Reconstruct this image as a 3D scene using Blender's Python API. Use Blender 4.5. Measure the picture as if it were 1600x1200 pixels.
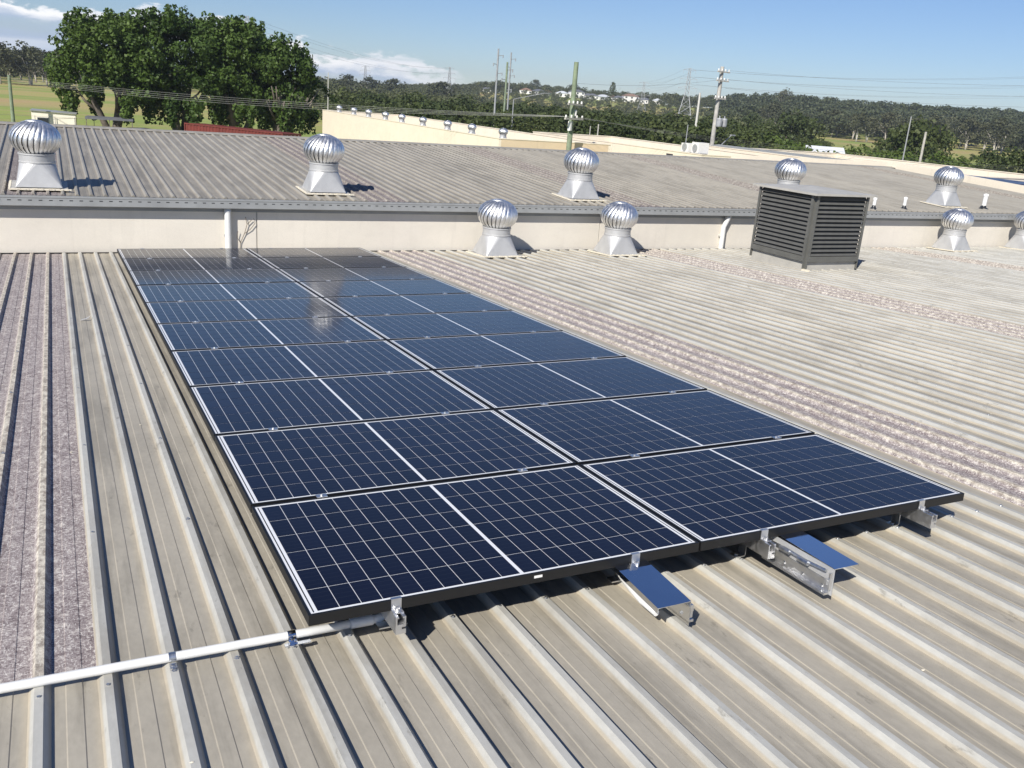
import bpy, math, random
import numpy as np
from mathutils import Matrix, Vector, Euler

# ------------------------------------------------------------------ camera, world, sun
scene = bpy.context.scene
for o in list(bpy.data.objects):
    bpy.data.objects.remove(o)
COL = scene.collection
SLOPE = math.radians(3.0)                       # both roofs fall 3 degrees to the shared valley

cam_d = bpy.data.cameras.new('camera')
cam_d.sensor_width = 36.0
cam_d.lens = 31.39
cam_d.clip_start = 0.05
cam_d.clip_end = 9000
cam = bpy.data.objects.new('camera', cam_d)
COL.objects.link(cam)
CAM = Vector((-0.65264, -2.60595, 1.69834))
cam.matrix_world = Matrix(((0.8945699, 0.0715514, -0.4411633, -0.65264), (-0.4409543, 0.3021550, -0.8451400, -2.60595), (0.0728288, 0.9505697, 0.3018497, 1.69834), (0, 0, 0, 1)))
scene.camera = cam
scene.render.resolution_x, scene.render.resolution_y = 1024, 768

SUN_TRAVEL = Vector((1.0, 0.80, -1.0)).normalized()
sun_el = math.asin(-SUN_TRAVEL.z)
sun_az = math.atan2(-SUN_TRAVEL.x, -SUN_TRAVEL.y)
world = bpy.data.worlds.new('World')
scene.world = world
world.use_nodes = True
wn, wl = world.node_tree.nodes, world.node_tree.links
wn.clear()
w_out = wn.new('ShaderNodeOutputWorld')
w_bg = wn.new('ShaderNodeBackground')
w_sky = wn.new('ShaderNodeTexSky')
w_sky.sky_type = 'NISHITA'
w_sky.sun_disc = False
w_sky.sun_elevation = sun_el
w_sky.sun_rotation = sun_az
w_sky.altitude = 30
w_sky.air_density = 1.0
w_sky.dust_density = 0.0
w_sky.ozone_density = 1.6
w_bg.inputs['Strength'].default_value = 0.057
w_tc = wn.new('ShaderNodeTexCoord')
w_sep = wn.new('ShaderNodeSeparateXYZ')
wl.new(w_tc.outputs['Generated'], w_sep.inputs[0])
def wm(op, x, y=None, z=None):
    n = wn.new('ShaderNodeMath'); n.operation = op
    for i, v in enumerate((x, y, z)):
        if v is None: continue
        if hasattr(v, 'is_linked'): wl.new(v, n.inputs[i])
        else: n.inputs[i].default_value = v
    return n.outputs[0]
def wrange(v, a, b, c=0., d=1.):
    n = wn.new('ShaderNodeMapRange'); n.interpolation_type = 'SMOOTHSTEP'
    wl.new(v, n.inputs[0])
    for i, x in enumerate((a, b, c, d)): n.inputs[i+1].default_value = x
    return n.outputs[0]
# a low bank of cumulus in the north-west, thinning out towards the north-east
w_az = wm('ARCTAN2', w_sep.outputs['X'], w_sep.outputs['Y'])
w_top = wn.new('ShaderNodeFloatCurve')
cv = w_top.mapping.curves[0]
cv.points[0].location = (0.0, 0.60); cv.points[1].location = (1.0, 0.0)
for p in ((0.33, 0.62), (0.50, 0.57), (0.717, 0.40), (0.83, 0.20), (0.905, 0.0)): cv.points.new(*p)
w_top.mapping.update()
wl.new(wrange(w_az, -.5, .7), w_top.inputs['Value'])
w_map = wn.new('ShaderNodeMapping'); w_map.inputs['Scale'].default_value = (16, 16, 42); w_map.inputs['Location'].default_value = (3.1, 2.2, .3)
wl.new(w_tc.outputs['Generated'], w_map.inputs[0])
w_noise = wn.new('ShaderNodeTexNoise'); w_noise.inputs['Detail'].default_value = 8; w_noise.inputs['Roughness'].default_value = .6; w_noise.inputs['Scale'].default_value = 1
wl.new(w_map.outputs[0], w_noise.inputs['Vector'])
w_map2 = wn.new('ShaderNodeMapping'); w_map2.inputs['Scale'].default_value = (4, 4, 60); w_map2.inputs['Location'].default_value = (.3, 2.4, 0)
wl.new(w_tc.outputs['Generated'], w_map2.inputs[0])
w_noise2 = wn.new('ShaderNodeTexNoise'); w_noise2.inputs['Detail'].default_value = 6; w_noise2.inputs['Scale'].default_value = 1
wl.new(w_map2.outputs[0], w_noise2.inputs['Vector'])
w_edge = wm('SUBTRACT', wm('ADD', wm('MULTIPLY', w_top.outputs[0], .1), wm('MULTIPLY', wm('SUBTRACT', w_noise.outputs['Fac'], .5), .085)), w_sep.outputs['Z'])
w_mask = wm('MULTIPLY', wrange(w_edge, -.002, .005), wrange(w_top.outputs[0], .05, .3))
w_mask = wm('MULTIPLY', w_mask, wm('ADD', .45, wm('MULTIPLY', wrange(w_noise2.outputs['Fac'], .34, .5), .55)))
w_core = wm('ADD', wm('MULTIPLY', wrange(w_edge, .024, .006), .75), wm('MULTIPLY', wrange(w_noise2.outputs['Fac'], .46, .66), .35))
w_cc = wn.new('ShaderNodeMix'); w_cc.data_type = 'RGBA'; wl.new(w_core, w_cc.inputs[0])
w_cc.inputs[6].default_value = (7.0, 8.6, 11.2, 1); w_cc.inputs[7].default_value = (16.0, 16.0, 16.2, 1)
w_mix = wn.new('ShaderNodeMix'); w_mix.data_type = 'RGBA'
w_tint = wn.new('ShaderNodeMix'); w_tint.data_type = 'RGBA'; w_tint.blend_type = 'MULTIPLY'; w_tint.inputs[0].default_value = 1
wl.new(w_sky.outputs[0], w_tint.inputs[6]); w_tint.inputs[7].default_value = (.83, .99, 1.36, 1)
wl.new(w_mask, w_mix.inputs[0]); wl.new(w_tint.outputs[2], w_mix.inputs[6]); wl.new(w_cc.outputs[2], w_mix.inputs[7])
wl.new(w_mix.outputs[2], w_bg.inputs['Color'])
wl.new(w_bg.outputs[0], w_out.inputs['Surface'])

sun_d = bpy.data.lights.new('sun', 'SUN')
sun_d.energy = 5.0
sun_d.angle = math.radians(0.53)
sun_d.color = (1.0, 0.95, 0.87)
sun = bpy.data.objects.new('sun', sun_d)
sun.rotation_euler = SUN_TRAVEL.to_track_quat('-Z', 'Y').to_euler()
sun.location = (-30, -20, 40)
COL.objects.link(sun)

scene.render.engine = 'CYCLES'
vs = scene.view_settings
vs.view_transform = 'Standard'
vs.look = 'None'
vs.exposure = 0.30
vs.gamma = 1.0
vs.use_curve_mapping = False

# ------------------------------------------------------------------ helpers
R = random.Random(7)
NR = np.random.default_rng(11)

def roof_pt(u, v, w):
    """near roof: u across, v down the slope away from the viewer, w above the panel plane"""
    c, s = math.cos(SLOPE), math.sin(SLOPE)
    return Vector((u, v * c + w * s, -v * s + w * c))

ROOF_ROT = (-SLOPE, 0, 0)

class MB:
    def __init__(self):
        self.v, self.f, self.m = [], [], []
    def add(self, vs, fs, mi=0):
        n = len(self.v)
        self.v += [tuple(p) for p in vs]
        self.f += [tuple(i + n for i in f) for f in fs]
        self.m += [mi] * len(fs)
        return self
    def box(self, x0, x1, y0, y1, z0, z1, mi=0, M=None):
        vs = [Vector(p) for p in ((x0,y0,z0),(x1,y0,z0),(x1,y1,z0),(x0,y1,z0),(x0,y0,z1),(x1,y0,z1),(x1,y1,z1),(x0,y1,z1))]
        if M is not None: vs = [M @ p for p in vs]
        return self.add(vs, ((0,3,2,1),(4,5,6,7),(0,1,5,4),(1,2,6,5),(2,3,7,6),(3,0,4,7)), mi)
    def bar(self, a, b, t, t2=None, mi=0, n=4):
        """prism from a to b with radius t (t2 at the end)"""
        a, b = Vector(a), Vector(b)
        d = (b - a).normalized()
        up = Vector((0,0,1)) if abs(d.z) < .95 else Vector((1,0,0))
        x = d.cross(up).normalized(); y = d.cross(x)
        t2 = t if t2 is None else t2
        vs = []
        for c, r in ((a, t), (b, t2)):
            for k in range(n):
                an = 2*math.pi*(k+.5)/n
                vs.append(c + (x*math.cos(an) + y*math.sin(an))*r)
        fs = [(k, (k+1) % n, n+(k+1) % n, n+k) for k in range(n)]
        fs += [tuple(range(n-1, -1, -1)), tuple(range(n, 2*n))]
        return self.add(vs, fs, mi)
    def tube(self, pts, r, n=12, mi=0, cap=True):
        pts = [Vector(p) for p in pts]
        rs = r if isinstance(r, (list, tuple)) else [r]*len(pts)
        vs, fs = [], []
        d0 = (pts[1]-pts[0]).normalized()
        up = Vector((0,0,1)) if abs(d0.z) < .9 else Vector((0,1,0))
        for i, p in enumerate(pts):
            d = (pts[min(i+1, len(pts)-1)] - pts[max(i-1, 0)]).normalized()
            x = d.cross(up)
            if x.length < 1e-4: x = d.cross(Vector((1,0,0)))
            x.normalize(); y = d.cross(x)
            for k in range(n):
                an = 2*math.pi*k/n
                vs.append(p + (x*math.cos(an)+y*math.sin(an))*rs[i])
        for i in range(len(pts)-1):
            for k in range(n):
                fs.append((i*n+k, i*n+(k+1) % n, (i+1)*n+(k+1) % n, (i+1)*n+k))
        if cap:
            fs.append(tuple(range(n-1, -1, -1))); fs.append(tuple(range((len(pts)-1)*n, len(pts)*n)))
        return self.add(vs, fs, mi)
    def lathe(self, prof, n=24, mi=0, c=(0,0,0)):
        vs, fs = [], []
        for r, z in prof:
            for k in range(n):
                an = 2*math.pi*k/n
                vs.append((c[0]+r*math.cos(an), c[1]+r*math.sin(an), c[2]+z))
        for i in range(len(prof)-1):
            for k in range(n):
                fs.append((i*n+k, i*n+(k+1) % n, (i+1)*n+(k+1) % n, (i+1)*n+k))
        return self.add(vs, fs, mi)
    def extrude(self, prof, axis_from, axis_to, close=True, mi=0):
        """prof: (x,z) outline, extruded along y"""
        n = len(prof)
        vs = [(x, axis_from, z) for x, z in prof] + [(x, axis_to, z) for x, z in prof]
        fs = [(k, k+1, n+k+1, n+k) for k in range(n-1)]
        if close:
            fs.append((n-1, 0, n, 2*n-1))
            fs.append(tuple(range(n-1, -1, -1))); fs.append(tuple(range(n, 2*n)))
        return self.add(vs, fs, mi)
    def mesh(self, name, mats, smooth=False, angle=None):
        me = bpy.data.meshes.new(name)
        me.from_pydata(self.v, [], self.f)
        for m in (mats if isinstance(mats, (list, tuple)) else [mats]): me.materials.append(m)
        if any(self.m): me.polygons.foreach_set('material_index', self.m)
        if smooth: me.polygons.foreach_set('use_smooth', [True]*len(me.polygons))
        me.update()
        if angle is not None:
            me.polygons.foreach_set('use_smooth', [True]*len(me.polygons))
            me.set_sharp_from_angle(angle=math.radians(angle))
        return me

def link(name, data, parent=None, loc=(0,0,0), rot=(0,0,0), scale=None):
    o = bpy.data.objects.new(name, data)
    COL.objects.link(o)
    o.location = loc; o.rotation_euler = rot
    if scale is not None: o.scale = scale
    if parent is not None: o.parent = parent
    return o
def tag(o, label=None, cat=None, group=None, kind=None):
    if label: o['label'] = label
    if cat: o['category'] = cat
    if group: o['group'] = group
    if kind: o['kind'] = kind
    return o
def thing(name, label, cat, loc=(0,0,0), rot=(0,0,0), group=None):
    return tag(link(name, None, None, loc, rot), label, cat, group)

# ------------------------------------------------------------------ materials
def new_mat(name):
    m = bpy.data.materials.new(name); m.use_nodes = True
    nt = m.node_tree
    return m, nt, nt.nodes['Principled BSDF']
def node(nt, typ, **kw):
    n = nt.nodes.new(typ)
    for k, v in kw.items(): setattr(n, k, v)
    return n
def noise(nt, vec, scale, detail=4, rough=.55):
    n = node(nt, 'ShaderNodeTexNoise')
    n.inputs['Scale'].default_value = scale; n.inputs['Detail'].default_value = detail; n.inputs['Roughness'].default_value = rough
    if vec is not None: nt.links.new(vec, n.inputs['Vector'])
    return n.outputs['Fac']
def ramp(nt, fac, stops, interp='LINEAR'):
    r = node(nt, 'ShaderNodeValToRGB'); r.color_ramp.interpolation = interp
    el = r.color_ramp.elements
    while len(el) < len(stops): el.new(0.5)
    for e, (p, c) in zip(el, stops):
        e.position = p; e.color = c if len(c) == 4 else (*c, 1)
    nt.links.new(fac, r.inputs[0]); return r.outputs[0]
def mapping(nt, vec, scale=(1,1,1), loc=(0,0,0)):
    n = node(nt, 'ShaderNodeMapping'); n.inputs['Scale'].default_value = scale; n.inputs['Location'].default_value = loc
    nt.links.new(vec, n.inputs[0]); return n.outputs[0]
def mixc(nt, fac, a, b, mode='MIX'):
    n = node(nt, 'ShaderNodeMix', data_type='RGBA', blend_type=mode)
    for s, v in ((0, fac), (6, a), (7, b)):
        if hasattr(v, 'is_linked'): nt.links.new(v, n.inputs[s])
        else: n.inputs[s].default_value = v if s == 0 or len(v) == 4 else (*v, 1)
    return n.outputs[2]
def mth(nt, op, a, b=None, c=None):
    n = node(nt, 'ShaderNodeMath', operation=op)
    for i, v in enumerate((a, b, c)):
        if v is None: continue
        if hasattr(v, 'is_linked'): nt.links.new(v, n.inputs[i])
        else: n.inputs[i].default_value = v
    return n.outputs[0]
def objco(nt): return node(nt, 'ShaderNodeTexCoord').outputs['Object']
def bump(nt, bs, h, strength, dist=.01):
    b = node(nt, 'ShaderNodeBump'); b.inputs['Strength'].default_value = strength; b.inputs['Distance'].default_value = dist
    nt.links.new(h, b.inputs['Height']); nt.links.new(b.outputs[0], bs.inputs['Normal'])
def maprange(nt, v, a, b, c=0., d=1., smooth=True):
    n = node(nt, 'ShaderNodeMapRange', interpolation_type='SMOOTHSTEP' if smooth else 'LINEAR')
    nt.links.new(v, n.inputs[0])
    for i, x in enumerate((a, b, c, d)): n.inputs[i+1].default_value = x
    return n.outputs[0]

def simple(name, col, rough=.6, metal=0., var=.12, scale=6., bumpy=0., coat=0.):
    m, nt, bs = new_mat(name)
    co = objco(nt)
    f = noise(nt, co, scale, 6, .6)
    lo = tuple(max(0, c*(1-var)) for c in col); hi = tuple(min(1, c*(1+var)) for c in col)
    nt.links.new(ramp(nt, f, ((.3, lo), (.7, hi))), bs.inputs['Base Color'])
    bs.inputs['Roughness'].default_value = rough; bs.inputs['Metallic'].default_value = metal
    if coat: bs.inputs['Coat Weight'].default_value = coat
    if bumpy: bump(nt, bs, noise(nt, co, scale*8, 4), bumpy, .005)
    return m

def roof_metal(name, pan, rib, warm, pitch, rib_z, dirt=1.0):
    """painted ribbed sheet: dust lies in the pans, the ribs are washed cleaner"""
    m, nt, bs = new_mat(name)
    co = objco(nt)
    info = node(nt, 'ShaderNodeObjectInfo')
    wco = node(nt, 'ShaderNodeTexCoord')
    geo = node(nt, 'ShaderNodeNewGeometry')
    pos = geo.outputs['Position']
    sx = node(nt, 'ShaderNodeSeparateXYZ'); nt.links.new(co, sx.inputs[0])
    onrib = maprange(nt, sx.outputs['Z'], .004, rib_z*.55)
    foot = maprange(nt, sx.outputs['Z'], .0006, .004)
    fx = mth(nt, 'FRACT', mth(nt, 'DIVIDE', sx.outputs['X'], pitch))
    nearfoot = mth(nt, 'MULTIPLY', maprange(nt, fx, .52, .70), maprange(nt, fx, .80, .72))
    streak = noise(nt, mapping(nt, pos, (9, .55, 9)), 1.0, 6, .6)
    blot = noise(nt, mapping(nt, pos, (2.2, 1.4, 2.2)), 1.0, 6, .65)
    fine = noise(nt, mapping(nt, pos, (60, 25, 60)), 1.0, 4, .6)
    c = mixc(nt, onrib, pan, rib)
    c = mixc(nt, mth(nt, 'MULTIPLY', nearfoot, mth(nt, 'SUBTRACT', 1.05, onrib)), c, warm)
    dk = maprange(nt, streak, .49, .64)
    c = mixc(nt, mth(nt, 'MULTIPLY', dk, mth(nt, 'SUBTRACT', .55, mth(nt, 'MULTIPLY', onrib, .25))), c, tuple(x*.55 for x in pan))
    c = mixc(nt, mth(nt, 'MULTIPLY', maprange(nt, blot, .47, .62), .34), c, tuple(x*.70 for x in pan))
    c = mixc(nt, mth(nt, 'MULTIPLY', maprange(nt, blot, .46, .34), .25), c, tuple(min(1, x*1.25) for x in pan))
    smud = maprange(nt, noise(nt, mapping(nt, pos, (14, 5, 14), (3.1, 7.7, 0)), 1.0, 5, .7), .61, .70)
    c = mixc(nt, mth(nt, 'MULTIPLY', mth(nt, 'MULTIPLY', smud, dirt), .5), c, tuple(x*.42 for x in pan))
    c = mixc(nt, .5, c, mixc(nt, fine, (.72,.72,.72), (1.28,1.28,1.28)), 'MULTIPLY')
    c = mixc(nt, 1.0, c, mixc(nt, info.outputs['Random'], (.95,.95,.955), (1.05,1.045,1.04)), 'MULTIPLY')
    nt.links.new(c, bs.inputs['Base Color'])
    bs.inputs['Roughness'].default_value = .52
    bs.inputs['Specular IOR Level'].default_value = .35
    wav = noise(nt, mapping(nt, pos, (7, 1.6, 7)), 1.0, 3)
    bump(nt, bs, mth(nt, 'ADD', wav, mth(nt, 'MULTIPLY', fine, .08)), .10, .02)
    return m

def fibreglass(name, rib_z, k=1.0):
    """weathered glass-fibre rooflight: mauve-grey resin with pale exposed fibres, lichen on the ribs"""
    m, nt, bs = new_mat(name)
    co = objco(nt)
    pos = node(nt, 'ShaderNodeNewGeometry').outputs['Position']
    sx = node(nt, 'ShaderNodeSeparateXYZ'); nt.links.new(co, sx.inputs[0])
    onrib = maprange(nt, sx.outputs['Z'], .006, rib_z*.9)
    base = noise(nt, mapping(nt, pos, (5, 2.5, 5)), 1.0, 5, .6)
    fib1 = noise(nt, mapping(nt, pos, (70, 130, 70)), 1.0, 4, .75)
    w2 = node(nt, 'ShaderNodeMapping'); w2.inputs['Rotation'].default_value = (0, 0, .7); w2.inputs['Scale'].default_value = (190, 48, 100)
    nt.links.new(pos, w2.inputs[0])
    fib2 = noise(nt, w2.outputs[0], 1.0, 3, .7)
    c = ramp(nt, base, ((.3, (.235*k,.198*k,.198*k)), (.7, (.34*k,.295*k,.288*k))))
    co1 = noise(nt, mapping(nt, pos, (30, 19, 30)), 1.0, 6, .75)
    c = mixc(nt, mth(nt, 'MULTIPLY', maprange(nt, co1, .53, .62), .62), c, (.62*k,.575*k,.525*k))
    c = mixc(nt, mth(nt, 'MULTIPLY', maprange(nt, co1, .47, .40), .6), c, (.13*k,.10*k,.105*k))
    f = mth(nt, 'MAXIMUM', maprange(nt, fib1, .54, .64), maprange(nt, fib2, .56, .66))
    c = mixc(nt, mth(nt, 'MULTIPLY', f, .72), c, (.80*k,.77*k,.72*k))
    d = maprange(nt, fib1, .46, .36)
    c = mixc(nt, mth(nt, 'MULTIPLY', d, .7), c, (.085*k,.066*k,.07*k))
    ribc = mixc(nt, maprange(nt, co1, .4, .6), (.34*k,.30*k,.23*k), (.74*k,.69*k,.55*k))
    c = mixc(nt, mth(nt, 'MULTIPLY', onrib, .55), c, ribc)
    nt.links.new(c, bs.inputs['Base Color'])
    bs.inputs['Roughness'].default_value = .85
    bs.inputs['Specular IOR Level'].default_value = .2
    bump(nt, bs, fib1, .35, .008)
    return m

def metal(name, col, rough, var=.1, scale=5, bumpy=.05):
    m, nt, bs = new_mat(name)
    co = objco(nt)
    f = noise(nt, co, scale, 6, .6)
    nt.links.new(ramp(nt, f, ((.3, tuple(c*(1-var) for c in col)), (.7, tuple(min(1, c*(1+var)) for c in col)))), bs.inputs['Base Color'])
    bs.inputs['Metallic'].default_value = 1.0
    nt.links.new(maprange(nt, noise(nt, co, scale*2.3, 5, .65), .3, .7, max(.03, rough-.08), rough+.1), bs.inputs['Roughness'])
    if bumpy: bump(nt, bs, noise(nt, co, scale*1.5, 3), bumpy, .02)
    return m

def cell_mat():
    m, nt, bs = new_mat('solar_cell')
    co = objco(nt)
    sx = node(nt, 'ShaderNodeSeparateXYZ'); nt.links.new(co, sx.inputs[0])
    info = node(nt, 'ShaderNodeObjectInfo')
    bus = mth(nt, 'FRACT', mth(nt, 'ADD', mth(nt, 'DIVIDE', sx.outputs['Y'], .0312), .5))
    line = mth(nt, 'MULTIPLY', maprange(nt, bus, .44, .5), maprange(nt, bus, .56, .5))
    c = mixc(nt, info.outputs['Random'], (.0028,.0034,.011), (.0048,.0058,.018))
    c = mixc(nt, mth(nt, 'MULTIPLY', line, .035), c, (.5,.5,.55))
    nt.links.new(c, bs.inputs['Base Color'])
    bs.inputs['Roughness'].default_value = .35
    bs.inputs['Specular IOR Level'].default_value = .1
    coat(nt, bs)
    return m
def coat(nt, bs):
    pos = node(nt, 'ShaderNodeNewGeometry').outputs['Position']
    bs.inputs['Coat Weight'].default_value = .75
    bs.inputs['Coat IOR'].default_value = 1.24
    dust = maprange(nt, noise(nt, pos, 2.3, 6, .65), .35, .75, .075, .12)
    nt.links.new(dust, bs.inputs['Coat Roughness'])
def backsheet_mat():
    m, nt, bs = new_mat('white_backsheet')
    bs.inputs['Base Color'].default_value = (.78,.79,.80,1)
    bs.inputs['Roughness'].default_value = .5
    coat(nt, bs)
    return m

def leaf_mat(name, a, b, trans=.25):
    m, nt, bs = new_mat(name)
    geo = node(nt, 'ShaderNodeNewGeometry')
    info = node(nt, 'ShaderNodeObjectInfo')
    clump = noise(nt, geo.outputs['Position'], .45, 3, .6)
    t = mth(nt, 'ADD', mth(nt, 'MULTIPLY', geo.outputs['Random Per Island'], .55), mth(nt, 'MULTIPLY', maprange(nt, clump, .3, .7), .45))
    c = mixc(nt, t, a, b)
    c = mixc(nt, 1.0, c, mixc(nt, info.outputs['Random'], (.82,.86,.9), (1.18,1.14,1.1)), 'MULTIPLY')
    nt.links.new(c, bs.inputs['Base Color'])
    bs.inputs['Roughness'].default_value = .55
    bs.inputs['Specular IOR Level'].default_value = .25
    tr = node(nt, 'ShaderNodeBsdfTranslucent'); nt.links.new(c, tr.inputs['Color'])
    mx = node(nt, 'ShaderNodeMixShader'); mx.inputs[0].default_value = trans
    nt.links.new(bs.outputs[0], mx.inputs[1]); nt.links.new(tr.outputs[0], mx.inputs[2])
    nt.links.new(mx.outputs[0], nt.nodes['Material Output'].inputs['Surface'])
    return m

def concrete(name, col, k=.1):
    m, nt, bs = new_mat(name)
    pos = node(nt, 'ShaderNodeNewGeometry').outputs['Position']
    a = noise(nt, mapping(nt, pos, (.9, .9, 1.6)), 1.0, 6, .65)
    st = noise(nt, mapping(nt, pos, (5, 5, .35)), 1.0, 5, .6)
    fi = noise(nt, pos, 40, 3)
    c = ramp(nt, a, ((.3, tuple(x*(1-k) for x in col)), (.7, tuple(min(1, x*(1+k*.6)) for x in col))))
    c = mixc(nt, mth(nt, 'MULTIPLY', maprange(nt, st, .52, .8), .35), c, tuple(x*.68 for x in col))
    c = mixc(nt, .3, c, mixc(nt, fi, (.85,.85,.85), (1.15,1.15,1.15)), 'MULTIPLY')
    nt.links.new(c, bs.inputs['Base Color']); bs.inputs['Roughness'].default_value = .88
    bs.inputs['Specular IOR Level'].default_value = .2
    bump(nt, bs, fi, .15, .004)
    return m

M = {}
M['roof'] = roof_metal('near_roof_paint', (.380,.350,.288), (.455,.452,.418), (.430,.384,.300), .2, .028)
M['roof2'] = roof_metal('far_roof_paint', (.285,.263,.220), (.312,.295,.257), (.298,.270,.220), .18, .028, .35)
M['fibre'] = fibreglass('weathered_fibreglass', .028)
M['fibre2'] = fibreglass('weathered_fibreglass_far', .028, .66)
M['alu'] = metal('spun_aluminium', (.90,.90,.89), .44, .12, 9, .12)
M['zinc'] = simple('dull_zinc_sheet', (.50,.50,.495), .5, .35, .08, 9)
M['galv'] = metal('galvanised_steel', (.66,.67,.68), .38, .12, 14, .05)
M['mirror'] = metal('polished_stainless', (.78,.80,.84), .07, .03, 6, .015)
M['rail'] = metal('rail_aluminium', (.72,.72,.72), .42, .06, 20, .0)
M['black_frame'] = simple('black_anodised', (.006,.006,.0065), .5, 0, .15, 14)
M['cell'] = cell_mat()
M['back'] = backsheet_mat()
M['pvc'] = simple('white_pvc', (.72,.72,.70), .38, 0, .05, 12)
M['greypvc'] = simple('grey_pvc', (.50,.51,.52), .42, 0, .05, 12)
M['sealant'] = simple('cream_sealant', (.72,.66,.53), .6, 0, .12, 25, .3)
M['wall'] = concrete('painted_tilt_panel', (.70,.655,.575), .08)
M['gutter'] = simple('grey_colour_steel', (.30,.31,.31), .42, 0, .10, 4)
M['slot'] = simple('slot_dark', (.02,.02,.022), .8)
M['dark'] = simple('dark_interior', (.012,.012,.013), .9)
M['louvre'] = simple('louvre_grey', (.098,.098,.092), .45, 0, .12, 7)
M['louvre_post'] = simple('louvre_post_grey', (.115,.115,.105), .5, 0, .14, 5)
M['curb'] = simple('flashing_grey', (.42,.405,.365), .5, 0, .12, 5)
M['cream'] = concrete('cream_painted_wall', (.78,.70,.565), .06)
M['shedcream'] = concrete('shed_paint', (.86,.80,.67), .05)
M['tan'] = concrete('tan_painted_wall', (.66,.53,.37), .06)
M['grass'] = None
M['bark'] = simple('grey_brown_bark', (.16,.135,.11), .9, 0, .35, 3, .4)
M['palebark'] = simple('pale_gum_bark', (.42,.39,.34), .85, 0, .3, 1.5, .3)
M['greenpole'] = simple('treated_green_timber', (.20,.245,.165), .85, 0, .3, 2.5, .3)
M['greypole'] = simple('weathered_grey_timber', (.40,.385,.35), .85, 0, .25, 2.5, .3)
M['concpole'] = simple('concrete_pole', (.55,.54,.50), .8, 0, .12, 2)
M['steelpole'] = simple('dull_steel', (.34,.35,.36), .55, .3, .15, 3)
M['wire'] = simple('weathered_cable', (.13,.13,.135), .6, .2)
M['palewire'] = simple('pale_cable', (.42,.42,.40), .6, .2)
M['red'] = simple('dark_red_paint', (.135,.024,.018), .7, 0, .3, 1.2)  # dark red for the container body and frame
M['white'] = simple('white_paint', (.76,.75,.72), .6, 0, .06, 2)
M['roofgrey'] = simple('dark_tile', (.13,.135,.15), .7, 0, .2, 2)
M['rooflight'] = simple('pale_roof_sheet', (.58,.60,.62), .5, 0, .08, 2)
M['roofbrown'] = simple('brown_tile', (.24,.15,.11), .8, 0, .2, 2)
M['window'] = simple('window_glass', (.03,.035,.045), .12)
M['bluepanel'] = simple('dark_blue_roof', (.03,.035,.085), .3, 0, .25, 3)
M['carpaint'] = simple('dark_vehicle_paint', (.025,.027,.03), .3, 0, .1, 2)
M['tyre'] = simple('tyre_rubber', (.02,.02,.02), .9)
M['fig'] = leaf_mat('fig_leaves', (.028,.055,.011), (.105,.165,.032), .25)
M['bush'] = leaf_mat('bush_leaves', (.040,.058,.018), (.095,.118,.040), .25)
M['green'] = leaf_mat('bright_shrub_leaves', (.045,.075,.014), (.12,.17,.035), .25)
M['gum'] = leaf_mat('gum_leaves', (.055,.064,.034), (.125,.13,.070), .2)
M['forest'] = leaf_mat('distant_canopy', (.055,.070,.032), (.125,.138,.066), .25)

# ------------------------------------------------------------------ ground and terrain
GZ = -5.2
def ss(a, b, x):
    t = np.clip((x-a)/(b-a), 0, 1); return t*t*(3-2*t)
def terrain(x, y):
    dx, dy = np.asarray(x)-CAM.x, np.asarray(y)-CAM.y
    r = np.hypot(dx, dy); az = np.degrees(np.arctan2(dx, dy))
    east = ss(18, 27, az)*(1-ss(100, 140, az))
    right = ss(38.5, 42, az)*(1-ss(100, 140, az))
    prof = ss(480, 880, r)*(1-east+right*east) + ss(660, 860, r)*(east-right*east)
    rise = 5.0 + 8.5*east + 3.5*right
    h = GZ + rise*prof + 5*ss(900, 2500, r)
    h = h + .5*np.sin(x*.021+1)*np.cos(y*.017)*ss(150, 350, r)
    return h
def build_ground():
    nr, na = 90, 240
    rr = np.concatenate([[0.], np.geomspace(12, 6000, nr)])
    aa = np.linspace(0, 2*np.pi, na, endpoint=False)
    vs = [(CAM.x, CAM.y, GZ)]
    for r in rr[1:]:
        x = CAM.x + r*np.sin(aa); y = CAM.y + r*np.cos(aa); z = terrain(x, y)
        vs += list(zip(x.tolist(), y.tolist(), z.tolist()))
    fs = [(0, 1+(k+1) % na, 1+k) for k in range(na)]
    for i in range(nr-1):
        for k in range(na):
            a = 1+i*na+k; b = 1+i*na+(k+1) % na
            fs.append((a, b, b+na, a+na))
    m, nt, bs = new_mat('grassland')
    pos = node(nt, 'ShaderNodeNewGeometry').outputs['Position']
    big = noise(nt, mapping(nt, pos, (.010, .022, .01), (3.3, 1.2, 0)), 1.0, 5, .6)
    mid = noise(nt, mapping(nt, pos, (.06, .12, .06)), 1.0, 6, .65)
    fine = noise(nt, pos, 1.7, 5, .7)
    c = ramp(nt, big, ((.36, (.40,.30,.15)), (.46, (.36,.33,.12)), (.56, (.23,.29,.08)), (.66, (.28,.33,.09))))
    c = mixc(nt, maprange(nt, mid, .45, .7), c, (.36,.30,.14))
    c = mixc(nt, .6, c, mixc(nt, fine, (.6,.6,.6), (1.4,1.4,1.4)), 'MULTIPLY')
    nt.links.new(c, bs.inputs['Base Color']); bs.inputs['Roughness'].default_value = .95
    bs.inputs['Specular IOR Level'].default_value = .1
    me = bpy.data.meshes.new('ground'); me.from_pydata(vs, [], fs); me.materials.append(m)
    me.polygons.foreach_set('use_smooth', [True]*len(me.polygons)); me.update()
    tag(link('ground', me), kind='structure')
build_ground()

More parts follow.
